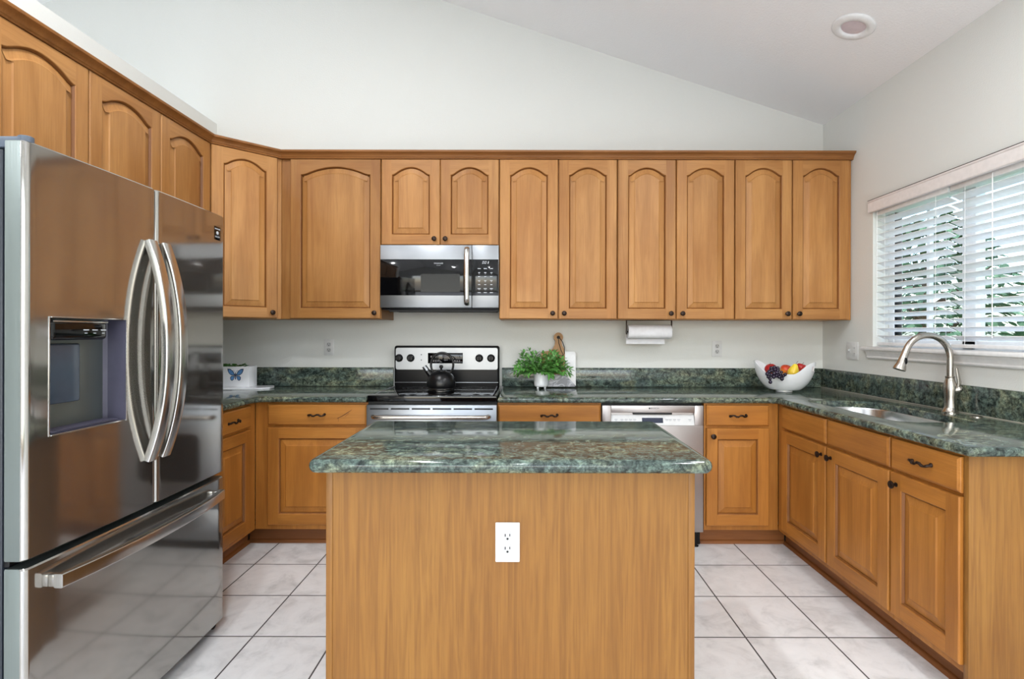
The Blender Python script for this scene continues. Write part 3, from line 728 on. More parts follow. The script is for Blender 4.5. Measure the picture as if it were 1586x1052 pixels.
# ------------------------------------------------------------------ refrigerator
FXF = -1.281; FY0, FY1 = 1.365, 2.275; FT = 1.765
t = thing('refrigerator', (XL + 0.03, (FY0 + FY1) / 2, 0), 'tall stainless french-door refrigerator with ice dispenser beside the wall', 'refrigerator')
t.location = (0, 0, 0)
one('case', CASE, t, XL + 0.03, FXF - 0.075, FY0 + 0.006, FY1 - 0.006, 0.035, FT - 0.02, bev=0.006)
def panel(name, y0, y1, z0, z1, hole=None, zs=None, mat=FSTEEL):
    """door slab with rolled vertical edges; hole=(ya,yb,za,zb) leaves a recess opening in the front"""
    th = 0.064; r = 0.014; yc = (y0 + y1) / 2; yl = []
    def fx(y):
        return FXF - 0.010 * ((y - (FY0 + FY1) / 2) / 0.455) ** 2
    prof = [(FXF - th, y0)]
    fr = []
    base_y = [y0 + (y1 - y0) * i / 16 for i in range(17)]
    ys = sorted(set([y for y in base_y if y0 + r < y < y1 - r and (not hole or min(abs(y - hole[0]), abs(y - hole[1])) > 0.01)] + ([hole[0], hole[1]] if hole else [])))
    for i in range(7):
        q = R(15 * i); fr.append((fx(y0 + r) - r + r * sin(q), y0 + r - r * cos(q)))
    i0 = len(fr)
    for y in ys: fr.append((fx(y), y))
    for i in range(7):
        q = R(15 * i); fr.append((fx(y1 - r) - r + r * cos(q), y1 - r + r * sin(q)))
    prof = [(FXF - th, y0)] + fr + [(FXF - th, y1)]
    zz = [z0, z0 + 0.004] + ([hole[2], hole[3]] if hole else []) + [z1 - 0.004, z1]
    ins = [0.004] + [0] * (len(zz) - 2) + [0.004]
    m = MB(); k = len(prof); vs = []
    for z, d in zip(zz, ins):
        for (x, y) in prof: vs.append((x - (d if x > FXF - th + 1e-6 else 0), y + (d if y < y0 + r else -d if y > y1 - r else 0) * 0.5, z))
    fs = []; mats_side = []
    for j in range(len(zz) - 1):
        for i in range(k - 1):
            ymid = (prof[i][1] + prof[i + 1][1]) / 2; zmid = (zz[j] + zz[j + 1]) / 2
            if hole and hole[0] < ymid < hole[1] and hole[2] < zmid < hole[3]: continue
            fs.append((j * k + i, j * k + i + 1, (j + 1) * k + i + 1, (j + 1) * k + i))
            mats_side.append(1 if i == 0 or i == k - 2 else 0)
        fs.append((j * k + k - 1, j * k, (j + 1) * k, (j + 1) * k + k - 1)); mats_side.append(1)
    fs += [tuple(range(k)), tuple((len(zz) - 1) * k + i for i in range(k))]; mats_side += [1, 1]
    for f, mi in zip(fs, mats_side): pass
    m.v = vs; m.f = fs; m.m = mats_side
    return m.build(name, [mat, FSIDE], t, smooth=30), fx
YG = 1.838
HOL = (1.432, 1.698, 0.985, 1.305)
dl, fx = panel('door', FY0, YG - 0.002, 0.668, FT, HOL)
dr, _ = panel('door', YG + 0.002, FY1, 0.668, FT)
fd, _ = panel('freezer_drawer', FY0, FY1, 0.035, 0.648)
def bow_handle(parent, y, z0, z1, name='handle'):
    m = MB(); pts = []
    n = 26
    for i in range(n + 1):
        u = -1 + 2 * i / n
        pts.append((FXF + 0.004 + 0.062 * (1 - abs(u) ** 2.3), y, (z0 + z1) / 2 + u * (z1 - z0) / 2))
    wv = 0.021; dp = 0.0125
    sec = rrect(-wv, wv, -dp, dp, 0.005, 3); k = len(sec); vs = []; fs = []
    for i, p in enumerate(pts):
        a = Vector(pts[max(0, i - 1)]); b = Vector(pts[min(n, i + 1)]); tg = (b - a).normalized(); nx = Vector((tg.z, 0, -tg.x))
        for (sy, sx) in sec: vs.append(tuple(Vector(p) + nx * sx + Vector((0, sy, 0))))
    for i in range(n):
        for j in range(k): fs.append((i * k + j, i * k + (j + 1) % k, (i + 1) * k + (j + 1) % k, (i + 1) * k + j))
    fs += [tuple(range(k)), tuple(n * k + j for j in range(k))]
    m.add(vs, fs); return m.build(name, BAR, parent, smooth=40)
bow_handle(dl, 1.802, 0.830, 1.578); bow_handle(dr, 1.872, 0.830, 1.578)
# freezer handle (horizontal bow)
m = MB(); n = 26; sec = rrect(-0.0125, 0.0125, -0.019, 0.019, 0.004, 3); k = len(sec); vs = []; fs = []
for i in range(n + 1):
    u = -1 + 2 * i / n; y = 1.815 + 0.388 * u
    x = FXF + 0.022 + 0.034 * (1 - abs(u) ** 2.2)
    for (a, b) in sec: vs.append((x + a, y, 0.590 + b))
for i in range(n):
    for j in range(k): fs.append((i * k + j, i * k + (j + 1) % k, (i + 1) * k + (j + 1) % k, (i + 1) * k + j))
fs += [tuple(range(k)), tuple(n * k + j for j in range(k))]; m.add(vs, fs)
for yy in (1.4375, 2.1925): m.box(FXF - 0.008, FXF + 0.016, yy - 0.010, yy + 0.010, 0.573, 0.607, 0.004)
m.build('handle', BAR, fd, smooth=40)
# dispenser
ya, yb, za, zb = HOL; dep = FXF - 0.074
m = MB(); xf = lambda y: fx(y) - 0.0002
q = [(xf(ya), ya), (dep + 0.02, ya + 0.003), (dep, ya + 0.02), (dep, yb - 0.026), (dep + 0.018, yb - 0.004), (xf(yb), yb)]
vs = [(x, y, za) for x, y in q] + [(x, y, zb) for x, y in q]; kq = len(q)
m.add(vs, [(i, i + 1, kq + i + 1, kq + i) for i in range(kq - 1)] + [tuple(range(kq)), tuple(range(kq, 2 * kq))])
dd = m.build('dispenser_recess', RECESS, dl, smooth=0, fixn=False)
m = MB()
for (a, b, c, d) in ((ya - .004, ya, za - .004, zb + .004), (yb, yb + .004, za - .004, zb + .004), (ya, yb, za - .004, za), (ya, yb, zb, zb + .004)):
    m.box(fx((a + b) / 2) - 0.003, fx((a + b) / 2) + 0.0022, a, b, c, d, 0.001)
m.build('dispenser_bezel', BAR, dl)
m = MB(); m.box(dep + 0.001, dep + 0.060, ya + 0.014, yb - 0.055, zb - 0.062, zb - 0.006, 0.012, seg=4); sp_ = m.build('dispenser_head', GLOSSBK, dl)
m = MB(); m.box(dep + 0.002, dep + 0.0625, ya + 0.016, yb - 0.057, zb - 0.012, zb - 0.006, 0.002); m.build('dispenser_trim', BAR, dl)
m = MB(); m.box(dep + 0.012, dep + 0.024, ya + 0.045, ya + 0.152, za + 0.075, zb - 0.072, 0.006, seg=3, M=None); m.build('dispenser_paddle', PADDLE, dl)
m = MB(); m.box(dep + 0.004, xf(ya) - 0.006, ya + 0.012, yb - 0.012, za + 0.0006, za + 0.006, 0.002)
for i in range(9): m.box(dep + 0.012 + i * 0.006, dep + 0.0145 + i * 0.006, ya + 0.03, yb - 0.03, za + 0.006, za + 0.0075)
m.build('drip_tray', RECESS, dl)
m = MB()
for i in range(3): m.box(dep + 0.0603, dep + 0.0607, ya + 0.118 + i * 0.032, ya + 0.138 + i * 0.032, zb - 0.034, zb - 0.031); m.box(dep + 0.0603, dep + 0.0607, ya + 0.122 + i * 0.032, ya + 0.132 + i * 0.032, zb - 0.043, zb - 0.041)
m.build('touch_legend', LEGEND, dl)
# badge on the far door
bdg = one('badge', GLOSSBK, dr, fx(2.215) - 0.003, fx(2.215) + 0.0012, 2.192, 2.240, 1.655, 1.712, bev=0.001)
text('FRIGIDAIRE', 0.0075, dr, LEGEND, (fx(2.215) + 0.0013, 2.216, 1.701), (pi / 2, 0, pi / 2), 'badge_lettering')
text('GALLERY', 0.0085, dr, LEGEND, (fx(2.215) + 0.0013, 2.216, 1.668), (pi / 2, 0, pi / 2), 'badge_lettering')
m = MB(); m.ball((fx(2.215) + 0.0012, 2.216, 1.685), 0.007, (0.08, 1.3, 1), 8); m.build('badge_emblem', LEGEND, dr)
for yy in (FY0 + 0.012,):
    m = MB(); m.box(FXF - 0.115, FXF - 0.045, yy, yy + 0.046, FT + 0.0, FT + 0.016, 0.004) if yy > 2 else m.box(FXF - 0.14, FXF - 0.032, yy - 0.008, yy + 0.036, FT - 0.0175, FT + 0.012, 0.004)
    m.lathe([(0.017, 0), (0.017, 0.036), (0.014, 0.038)], 20, M=Matrix.Translation((FXF - 0.030, yy + 0.010, FT - 0.022 if yy < 2 else FT - 0.005)))
    m.build('hinge_cover', HINGE, t)
for yy in (FY0 + 0.06, FY1 - 0.03):
    m = MB(); m.tube([(FXF - 0.085, yy, 0.018), (FXF - 0.035, yy, 0.018)], 0.018, 16); m.box(FXF - .08, FXF - .04, yy - .008, yy + .008, 0.02, 0.036); m.build('foot', BLACK, t)
for xx in (-2.05,):
    for yy in (FY0 + .08, FY1 - .08): m = MB(); m.lathe([(0.02, 0), (0.02, 0.036)], 14, M=Matrix.Translation((xx, yy, 0))); m.build('foot', BLACK, t)
m = MB(); m.box(FXF - 0.078, FXF - 0.06, FY0 + 0.01, FY1 - 0.01, 0.6485, 0.6675, 0.003); m.build('door_gasket', BLACK, t)

# ------------------------------------------------------------------ range
RX0, RX1 = -0.9115, -0.1500
t = thing('range', ((RX0 + RX1) / 2, 3.1, 0), 'freestanding stainless electric range with black glass top under the microwave', 'range')
hw = (RX1 - RX0) / 2
W2 = hw - 0.0015
one('body', BLACK, t, -W2, W2, 0.0, YB - 3.1 - 0.03, 0.03, 0.862)
m = MB(); m.box(-W2, W2, -0.025, 0.57, 0.863, 0.900, 0.005, seg=3); ck = m.build('cooktop', GLOSSBK, t)
m = MB()
for (cx, cy, r) in ((-0.19, 0.14, 0.105), (0.19, 0.14, 0.08), (-0.19, 0.42, 0.08), (0.19, 0.42, 0.105)):
    for rr in (r, r * 0.62):
        m.lathe([(rr, 0.9002), (rr + 0.0015, 0.9004), (rr + 0.003, 0.9002)], 48, M=Matrix.Translation((cx, cy, 0)), capA=False, capB=False)
m.build('burner_ring', RING, ck)
m = MB()
for s in (-1, 1): m.box(s * (W2 - 0.026) - 0.002, s * (W2 - 0.026) + 0.002, 0.03, 0.54, 0.9002, 0.9008)
m.build('glass_edge_line', GREYPR, ck)
m = MB(); m.box(-W2 + 0.012, W2 - 0.012, 0.565, 0.60, 0.862, 1.178, 0.017, seg=5); bgd = m.build('backguard', BLACK, t)
m = MB(); m.prism(rrect(-W2 + 0.026, W2 - 0.024, 1.012, 1.163, 0.014), 0.558, 0.566, 'y'); m.build('control_panel', STEEL, bgd)
m = MB(); m.box(-W2 + 0.02, W2 - 0.02, 0.555, 0.566, 0.920, 0.925, 0.001); m.build('trim_strip', STEEL, bgd)
kx = lambda px: (px - 810) * 3.66 / 815 - (RX0 + RX1) / 2
for px in (618.4, 636.2, 742.4, 760.6):
    m = MB(); M = Matrix.Translation((kx(px), 0.558, 1.092)) @ Matrix.Rotation(pi / 2, 4, 'X')
    m.lathe([(0.027, 0), (0.027, 0.004), (0.022, 0.008), (0.020, 0.024), (0.017, 0.027)], 24, M=M); m.box(kx(px) - 0.004, kx(px) + 0.004, 0.526, 0.534, 1.074, 1.110, 0.0015)
    m.build('knob', BLACK, bgd)
m = MB(); m.box(kx(663), kx(717), 0.5565, 0.558, 1.055, 1.128, 0.001); dsp = m.build('clock_panel', GLOSSBK, bgd)
m = MB()
for i in range(4):
    for j in range(2):
        m.box(kx(667) + i * 0.016, kx(667) + 0.010 + i * 0.016, 0.5558, 0.5565, 1.066 + j * 0.03, 1.078 + j * 0.03); m.box(kx(713) - 0.010 - (i % 3) * 0.016, kx(713) - (i % 3) * 0.016, 0.5558, 0.5565, 1.066 + j * 0.03, 1.078 + j * 0.03)
m.box(-0.02 + kx(690), 0.02 + kx(690), 0.5558, 0.5565, 1.095, 1.115); m.build('touch_pad', DISP, dsp)
m = MB()
for zz in (1.078, 1.115): m.lathe([(0.004, 0), (0.004, 0.0006)], 10, M=Matrix.Translation((kx(652.8), 0.558, zz)) @ Matrix.Rotation(pi / 2, 4, 'X'))
m.build('indicator_light', SLATE, bgd)
# oven door
m = MB(); m.box(-W2, W2, -0.042, -0.0005, 0.255, 0.848, 0.004); od = m.build('oven_door', STEEL, t)
m = MB()
for i in range(6):
    x = -W2 + 0.022 + i * (2 * W2 - 0.03) / 6; m.box(x, x + (2 * W2 - 0.03) / 6 - 0.014, -0.0430, -0.0418, 0.820, 0.829, 0.0005)
m.build('vent_slot', SLATE, od)
m = MB(); pts = [(-0.330, -0.042, 0.782), (-0.335, -0.060, 0.782), (-0.325, -0.082, 0.782)] + [(-0.31 + 0.62 * i / 14, -0.090 - 0.006 * sin(pi * i / 14), 0.782) for i in range(15)] + [(0.325, -0.082, 0.782), (0.335, -0.060, 0.782), (0.330, -0.042, 0.782)]
m.tube(pts, 0.0125, 14); m.build('handle', NICKEL, od, smooth=60)
m = MB(); m.prism(rrect(-0.23, 0.23, 0.40, 0.68, 0.05), -0.0432, -0.041, 'y'); m.build('oven_window', GLOSSBK, od)
one('storage_drawer', STEEL, t, -W2, W2, -0.038, -0.0005, 0.065, 0.248, bev=0.004)
one('kick_plate', BLACK, t, -W2 + .01, W2 - .01, 0.02, 0.04, 0.0, 0.03)

# kettle
kx0, ky0 = (683.5 - 810) * 3.43 / 815, 3.43
t = thing('kettle', (kx0, ky0, 0.9006), 'matte black whistling kettle standing on the range cooktop', 'kettle')
m = MB(); m.lathe([(0.076, 0), (0.084, 0.003), (0.091, 0.020), (0.093, 0.040), (0.088, 0.068), (0.074, 0.094), (0.052, 0.112), (0.034, 0.119), (0.033, 0.123), (0.020, 0.126), (0.004, 0.127)], 36); m.build('body', KETTLE, t, smooth=50)
m = MB(); m.lathe([(0.0845, 0.0005), (0.0868, 0.0055), (0.0872, 0.009), (0.0866, 0.0095)], 36, capA=False, capB=False); m.build('base_band', BAR, t)
m = MB(); m.lathe([(0.006, 0.124), (0.006, 0.134), (0.012, 0.140), (0.013, 0.150), (0.008, 0.156)], 18); m.build('lid_knob', KETTLE, t, smooth=60)
m = MB(); m.tube([(-0.060, -0.01, 0.085), (-0.082, -0.012, 0.112), (-0.092, -0.013, 0.126)], [0.022, 0.017, 0.0155], 16); sp = m.build('spout', KETTLE, t)
m = MB(); m.tube([(-0.090, -0.013, 0.123), (-0.108, -0.016, 0.150)], [0.0165, 0.0155], 16); m.build('whistle_cap', STEEL, sp)
m = MB(); m.tube([(0.005 + 0.073 * sin(R(a)), 0.006, 0.158 + 0.078 * cos(R(a))) for a in range(-140, 141, 10)], [0.0085 if abs(a) < 110 else 0.0075 for a in range(-140, 141, 10)], 12, flat=(1.1, 0.9)); m.build('handle', KETTLE, t, smooth=60)

# ------------------------------------------------------------------ microwave
MX0, MX1, MY = -0.9135, -0.1555, 3.362
MZ0, MZ1 = 1.428, 1.8285
t = thing('microwave', ((MX0 + MX1) / 2, MY, MZ0), 'stainless over-range microwave with black glass door', 'microwave')
hx = (MX1 - MX0) / 2; cx = (MX0 + MX1) / 2; hz = MZ1 - MZ0
one('body', BLACK, t, -hx + 0.001, hx - 0.001, 0.026, YB - MY - 0.002, -0.012, hz, bev=0.002)
xs = -0.3275 - cx
m = MB(); m.box(-hx, xs - 0.001, 0, 0.025, 0, hz, 0.003); dr_ = m.build('door', STEEL, t)
one('door_glass', GLOSSBK, dr_, -hx + 0.002, xs - 0.0015, -0.0016, 0.003, 0.078, 0.309, bev=0.0006)
m = MB(); m.prism(rrect(-hx + 0.26, -hx + 0.51, 0.10, 0.215, 0.008), -0.0022, -0.0014, 'y'); m.build('mesh_window', simple('oven_mesh', lin(20, 22, 25), 0.22, 0, 0.2), dr_)
m = MB()
for i in range(1):
    pts = [(xs - 0.030, -0.0, 0.022), (xs - 0.030, -0.022, 0.024), (xs - 0.030, -0.032, 0.04)] + [(xs - 0.030, -0.036 - 0.010 * sin(pi * k / 12), 0.06 + (hz - 0.12) * k / 12) for k in range(13)] + [(xs - 0.030, -0.032, hz - 0.04), (xs - 0.030, -0.022, hz - 0.024), (xs - 0.030, -0.0, hz - 0.022)]
m.tube(pts, 0.0165, 14, flat=(1.0, 0.6)); m.build('handle', BAR, dr_, smooth=60)
text('FRIGIDAIRE', 0.0115, dr_, LEGEND, ((679 - 810) * 3.36 / 815 - cx, -0.0018, 0.283), (pi / 2, 0, 0), 'lettering')
text('GALLERY', 0.0070, dr_, GREYPR, ((679 - 810) * 3.36 / 815 - cx, -0.0018, 0.270), (pi / 2, 0, 0), 'lettering')
m = MB(); m.box(xs + 0.001, hx, 0, 0.025, 0, hz, 0.003); cp = m.build('control_panel', STEEL, t)
one('keypad_glass', GLOSSBK, cp, xs + 0.003, hx - 0.002, -0.0016, 0.003, 0.078, 0.309, bev=0.0006)
pc = (xs + hx) / 2
m = MB()
for i in range(3):                                       # lit slanted segments of the clock display
    x = pc - 0.020 + i * 0.0145; sl_ = lambda px_, pz_: (x + px_ + 0.25 * pz_, 0.281 + pz_)
    for (a, b, c, d) in ((0, 0.010, 0, 0.002), (0, 0.010, 0.0145, 0.0165)) if i != 2 else ((0.006, 0.010, 0, 0.0165),):
        m.prism([sl_(a, c), sl_(b, c), sl_(b, d), sl_(a, d)], -0.0020, -0.0015, 'y')
    if i != 2:
        for a in (0, 0.008): m.prism([sl_(a, 0.002), sl_(a + 0.002, 0.002), sl_(a + 0.002, 0.0145), sl_(a, 0.0145)], -0.0020, -0.0015, 'y')
m.build('clock_segments', LEGEND, cp, smooth=0)
m = MB()
for j in range(7):
    for i in range(3):
        wv = 0.007 if j in (1, 2, 3, 4) else 0.010
        z = 0.250 - j * 0.0255; x = pc + (i - 1) * 0.039
        m.box(x - wv, x + wv, -0.0020, -0.0015, z - 0.002, z + 0.002); 
        if j % 2: m.box(x - wv * 0.6, x + wv * 0.6, -0.0020, -0.0015, z - 0.008, z - 0.0065)
m.build('key_legend', LEGEND, cp)
m = MB(); m.box(-hx + 0.05, hx - 0.01, 0.03, 0.05, -0.026, -0.0125, 0.002); m.box(-hx + 0.06, hx - 0.02, 0.055, 0.30, -0.020, -0.0125)
for i in range(5): m.box(-hx + 0.07 + i * 0.135, -hx + 0.19 + i * 0.135, 0.026, 0.0295, -0.021, -0.017)
m.build('vent_grille', SLATE, t)

# ------------------------------------------------------------------ dishwasher
WX0, WX1 = 0.4655, 1.0625
t = thing('dishwasher', ((WX0 + WX1) / 2, 3.09, 0), 'stainless dishwasher with control strip under the counter', 'dishwasher')
hx = (WX1 - WX0) / 2 - 0.001; cx = (WX0 + WX1) / 2
one('tub', BLACK, t, -hx, hx, 0.032, YB - 3.09 - 0.01, 0.10, 0.852)
m = MB(); zt = 0.8425
il, ir = -hx + 0.052, hx - 0.052
m.box(-hx, hx, 0, 0.03, 0.098, 0.725, 0.003); m.box(-hx, il, 0, 0.03, 0.725, zt, 0.003); m.box(ir, hx, 0, 0.03, 0.725, zt, 0.003)
m.box(il, ir, 0, 0.03, 0.800, zt, 0.003); m.box(il, ir, 0.022, 0.03, 0.725, 0.80)
dd_ = m.build('door', DWM, t)
m = MB(); m.add([(il, 0.002, 0.726), (ir, 0.002, 0.726), (ir, 0.018, 0.785), (il, 0.018, 0.785), (il, 0.0215, 0.726), (ir, 0.0215, 0.726), (ir, 0.0215, 0.785), (il, 0.0215, 0.785)], [(0, 1, 2, 3), (4, 5, 6, 7), (0, 1, 5, 4), (3, 2, 6, 7), (0, 3, 7, 4), (1, 2, 6, 5)]); cpn = m.build('control_strip', WHITE, dd_, smooth=0)
m = MB(); m.box(il + 0.13, ir - 0.13, 0.008, 0.0215, 0.788, 0.7995, 0.003); m.build('grip_slot', SLATE, dd_)
sl = math.atan2(0.016, 0.059)
def onstrip(u): return (0.002 + 0.016 * u - 0.0012, 0.726 + 0.059 * u)
m = MB(); M = Matrix.Translation((0, 0.002 - 0.0008, 0.726)) @ Matrix.Rotation(-sl, 4, 'X')
m.box(-0.062, 0.062, -0.0004, 0.0006, 0.014, 0.044, M=M); m.build('display', DISP, dd_)
m = MB()
for x in (-0.215, -0.18, -0.155, -0.13, -0.105, 0.085, 0.105, 0.13, 0.155, 0.22): m.box(x - 0.009, x + 0.009, -0.0004, 0.0006, 0.033, 0.036, M=M); m.box(x - 0.006, x + 0.006, -0.0004, 0.0006, 0.026, 0.028, M=M)
m.build('button_legend', GREYPR, dd_)
text('BOSCH', 0.0130, dd_, INK, (0.0113, -0.0006, 0.826), (pi / 2, 0, 0), 'lettering', sx=1.15)
m = MB(); m.lathe([(0.0050, 0), (0.0050, 0.0005)], 16, M=Matrix.Translation((-0.0200, -0.0001, 0.826)) @ Matrix.Rotation(pi / 2, 4, 'X')); m.build('emblem', INK, dd_)
one('kick_plate', BLACK, t, -hx, hx, 0.06, 0.075, 0.005, 0.095)
for s in (-1, 1): m = MB(); m.lathe([(0.016, 0), (0.016, 0.006), (0.008, 0.008), (0.008, 0.10)], 14, M=Matrix.Translation((s * (hx - 0.03), 0.045, 0))); m.build('foot', BLACK, t)

# ------------------------------------------------------------------ things on the counters
# paper towel
px0, px1, py_, pz = 0.700, 0.998, 3.545, 1.277
t = thing('paper_towel_holder', ((px0 + px1) / 2, py_, UZ0), 'dark wire paper towel holder fixed under a wall cabinet', 'holder')
L = (px1 - px0) / 2
m = MB(); m.box(-L - 0.008, L + 0.0, -0.012, 0.012, -0.0035, -0.0006); m.build('mounting_plate', BRONZE, t)
for s in (-1, 1):
    m = MB(); m.box(s * (L + 0.003) - 0.0025, s * (L + 0.003) + 0.0025, -0.010, 0.010, pz - UZ0 - 0.012, -0.0006, 0.001)
    m.lathe([(0.018, -0.002), (0.018, 0.002)], 20, M=Matrix.Translation((s * (L + 0.003), 0, pz - UZ0)) @ Matrix.Rotation(pi / 2, 4, 'Y')); m.build('arm', BRONZE, t)
m = MB(); m.tube([(-L - 0.002, 0, pz - UZ0), (L + 0.002, 0, pz - UZ0)], 0.006, 10); m.build('rod', BRONZE, t)
t = thing('paper_towel_roll', ((px0 + px1) / 2, py_, pz), 'white paper towel roll hanging under a wall cabinet', 'paper towels')
m = MB(); Mx = Matrix.Rotation(pi / 2, 4, 'Y'); l_ = L - 0.004
m.lathe([(0.019, -l_), (0.046, -l_), (0.0475, -l_ + 0.002), (0.0475, l_ - 0.002), (0.046, l_), (0.019, l_), (0.019, -l_)], 40, M=Mx, capA=False, capB=False); m.build('roll', PAPER, t, smooth=40)
m = MB(); n = 10; pf = [(0.0480 * cos(R(a)), 0.0480 * sin(R(a))) for a in range(60, -41, -10)] + [(0.040, -0.050), (0.036, -0.066), (0.034, -0.082)]
pb = [(a + 0.0008, b) for a, b in pf][::-1]; m.prism(pf + pb, -l_ - 0.002, l_ - 0.03, 'x'); m.build('loose_sheet', PAPER, t)

# cutting board (leans on the wall)
bcx = (865 - 810) * 3.68 / 815
t = thing('cutting_board', (bcx, 3.676, CZ1 + 0.0035), 'paddle cutting board of wood and marble leaning against the wall', 'cutting board')
t.rotation_euler = (R(-4.2), 0, 0)
bw = 0.120; bh = 0.245; th = 0.014
def bd(name, poly, mat, dy=0.0):
    m = MB(); m.prism(poly, -th, 0.0 + dy, 'y'); return m.build(name, mat, t, smooth=30)
d0 = 0.084
bd('marble_base', [(-bw + 0.006, 0), (bw - 0.006, 0), (bw, 0.006), (0.046, d0), (-bw, d0), (-bw, 0.006)], MARBG)
bd('marble_strip', [(bw, 0.007), (bw, bh - 0.012), (bw - 0.012, bh), (0.046, bh), (0.046, d0 + 0.001)], MARBW)
hd = 0.378; hr = 0.034
left = [(-bw, d0 + 0.001), (0.045, d0 + 0.001), (0.045, bh)]
handle = [(0.040, bh + 0.020), (0.026, bh + 0.045), (0.0215, bh + 0.075)]
circ = [(hr * 0.95 * cos(R(a)), hd - hr + hr * sin(R(a))) for a in range(-35, 216, 12)]
mir = [(-0.0215, bh + 0.075), (-0.026, bh + 0.045), (-0.040, bh + 0.020), (-0.060, bh + 0.006), (-bw + 0.012, bh), (-bw, bh - 0.012)]
bd('wood_paddle', left + handle + circ + mir, BOARD)
m = MB(); m.lathe([(0.0115, 0.0), (0.0115, 0.0006)], 20, M=Matrix.Translation((0, -th, hd - hr)) @ Matrix.Rotation(pi / 2, 4, 'X')); m.build('hang_hole', CORDM, t)
m = MB(); m.tube([(0.0, -th - 0.003, hd - hr - 0.006), (0.003, -th - 0.004, hd - 0.075), (0.018, -th - 0.004, hd - 0.125), (0.034, -th - 0.004, hd - 0.158), (0.040, -th - 0.004, hd - 0.150), (0.042, -th - 0.004, hd - 0.105), (0.028, -th - 0.004, hd - 0.065), (0.004, -th - 0.004, hd - hr)], 0.0024, 8); m.tube([(0.034, -th - .004, hd - 0.158), (0.022, -th - .004, hd - 0.170)], 0.0036, 8); m.build('hanging_cord', CORDM, t)

# leaves
def leaf(m, base, d, ln, wd, droop=0.25, mi=0):
    d = Vector(d).normalized(); up = Vector((0, 0, 1)); side = d.cross(up)
    if side.length < 0.1: side = Vector((1, 0, 0))
    side.normalize(); nn = side.cross(d).normalized(); b = Vector(base); vs = []
    tw = random.uniform(-0.6, 0.6); side = (side * cos(tw) + nn * sin(tw)).normalized()
    for u, ww in ((0, 0.08), (0.3, 0.85), (0.6, 0.9), (0.85, 0.5), (1.0, 0.02)):
        c = b + d * ln * u - up * (droop * ln * u * u)
        vs += [tuple(c - side * wd * ww / 2 + nn * wd * 0.12), tuple(c), tuple(c + side * wd * ww / 2 + nn * wd * 0.12)]
    fs = []
    for i in range(4):
        for j in range(2): a = i * 3 + j; fs.append((a, a + 1, a + 4, a + 3))
    m.add(vs, fs, mi)
pcx, pcy = (838.5 - 810) * 3.59 / 815, 3.585
t = thing('potted_plant', (pcx, pcy, CZ1 + 0.001), 'leafy green plant in a small white footed pot in front of the cutting board', 'plant')
m = MB(); m.lathe([(0.004, 0.014), (0.044, 0.014), (0.049, 0.020), (0.050, 0.030), (0.051, 0.106), (0.049, 0.108), (0.046, 0.106), (0.045, 0.09), (0.004, 0.09)], 36)
for a in (45, 135, 225, 315): m.lathe([(0.007, 0), (0.008, 0.016)], 10, M=Matrix.Translation((0.034 * cos(R(a)), 0.034 * sin(R(a)), 0)))
m.build('pot', CERAM, t, smooth=40)
m = MB(); m.lathe([(0.043, 0.0905), (0.043, 0.097), (0.004, 0.099)], 24); m.build('soil', SOIL, t)
m = MB(); random.seed(3)
for k in range(46):
    a = 2.39996 * k; sp = (0.12 + 0.88 * ((k + 0.5) / 46)) ** 0.6
    el = R(84 - 78 * sp); L_ = 0.138 + 0.027 * random.random()
    ax, ay = cos(a), sin(a) * 0.55 - 0.2
    pts = []
    for i in range(8):
        u = i / 7; r_ = L_ * u * cos(el) * 1.12; z_ = L_ * u * sin(el) + 0.035 * u - 0.075 * sp * u * u
        pts.append(Vector((0.014 * ax + r_ * ax, 0.012 * ay + r_ * ay * 0.7, 0.097 + z_ + 0.02 * sp * u)))
    m.tube([tuple(p) for p in pts], [0.0015 - 0.0001 * i for i in range(8)], 6, 1)
    for i in range(2, 8):
        d = (pts[i] - pts[i - 1]).normalized()
        for sgn in (-1, 1):
            sd = d.cross(Vector((0, -0.6, 0.8))); sd = sd.normalized() if sd.length > .05 else Vector((1, 0, 0))
            leaf(m, pts[i], d * 0.8 + sd * sgn * 0.9 + Vector((random.uniform(-.2, .2), random.uniform(-0.4, 0.1), random.uniform(-0.2, 0.35))), random.uniform(0.030, 0.046), random.uniform(0.017, 0.024), 0.25)
    leaf(m, pts[-1], (pts[-1] - pts[-2]), 0.040, 0.019, 0.2)
# keep foliage off the wall
m.v = [(x, min(y, YB - 0.03 - pcy - 0.02 + 0 * x) if abs(x) > 0.0 else y, z) for x, y, z in m.v]
m.build('foliage', [LEAF, STEMM], t, smooth=60, fixn=False)

# butterfly planter box on a tray at the corner
t = thing('tray', (-1.93, 3.56, CZ1), 'flat white tray under the butterfly planter box', 'tray')
m = MB(); m.prism([(-0.19, -0.10), (0.13, -0.10), (0.235, -0.035), (0.235, 0.03), (0.20, 0.10), (-0.19, 0.10)], 0.0006, 0.010); m.build('tray_body', CERAM, t)
t = thing('planter_box', (-1.937, 3.575, CZ1 + 0.0106), 'white planter box painted with a blue butterfly beside the refrigerator', 'planter')
m = MB(); x0, x1, y0, y1, z1 = -0.125, 0.105, -0.05, 0.05, 0.138
m.box(x0, x1, y0, y0 + 0.008, 0, z1, 0.002); m.box(x0, x1, y1 - 0.008, y1, 0, z1, 0.002); m.box(x0, x0 + 0.008, y0 + 0.008, y1 - 0.008, 0, z1, 0.001); m.box(x1 - 0.008, x1, y0 + 0.008, y1 - 0.008, 0, z1, 0.001); m.box(x0 + .008, x1 - .008, y0 + .008, y1 - .008, 0, 0.01); m.build('box', CERAM, t)
one('soil', SOIL, t, x0 + 0.009, x1 - 0.009, y0 + 0.009, y1 - 0.009, 0.0105, 0.12)
m = MB()
cxb, czb = 0.012, 0.078
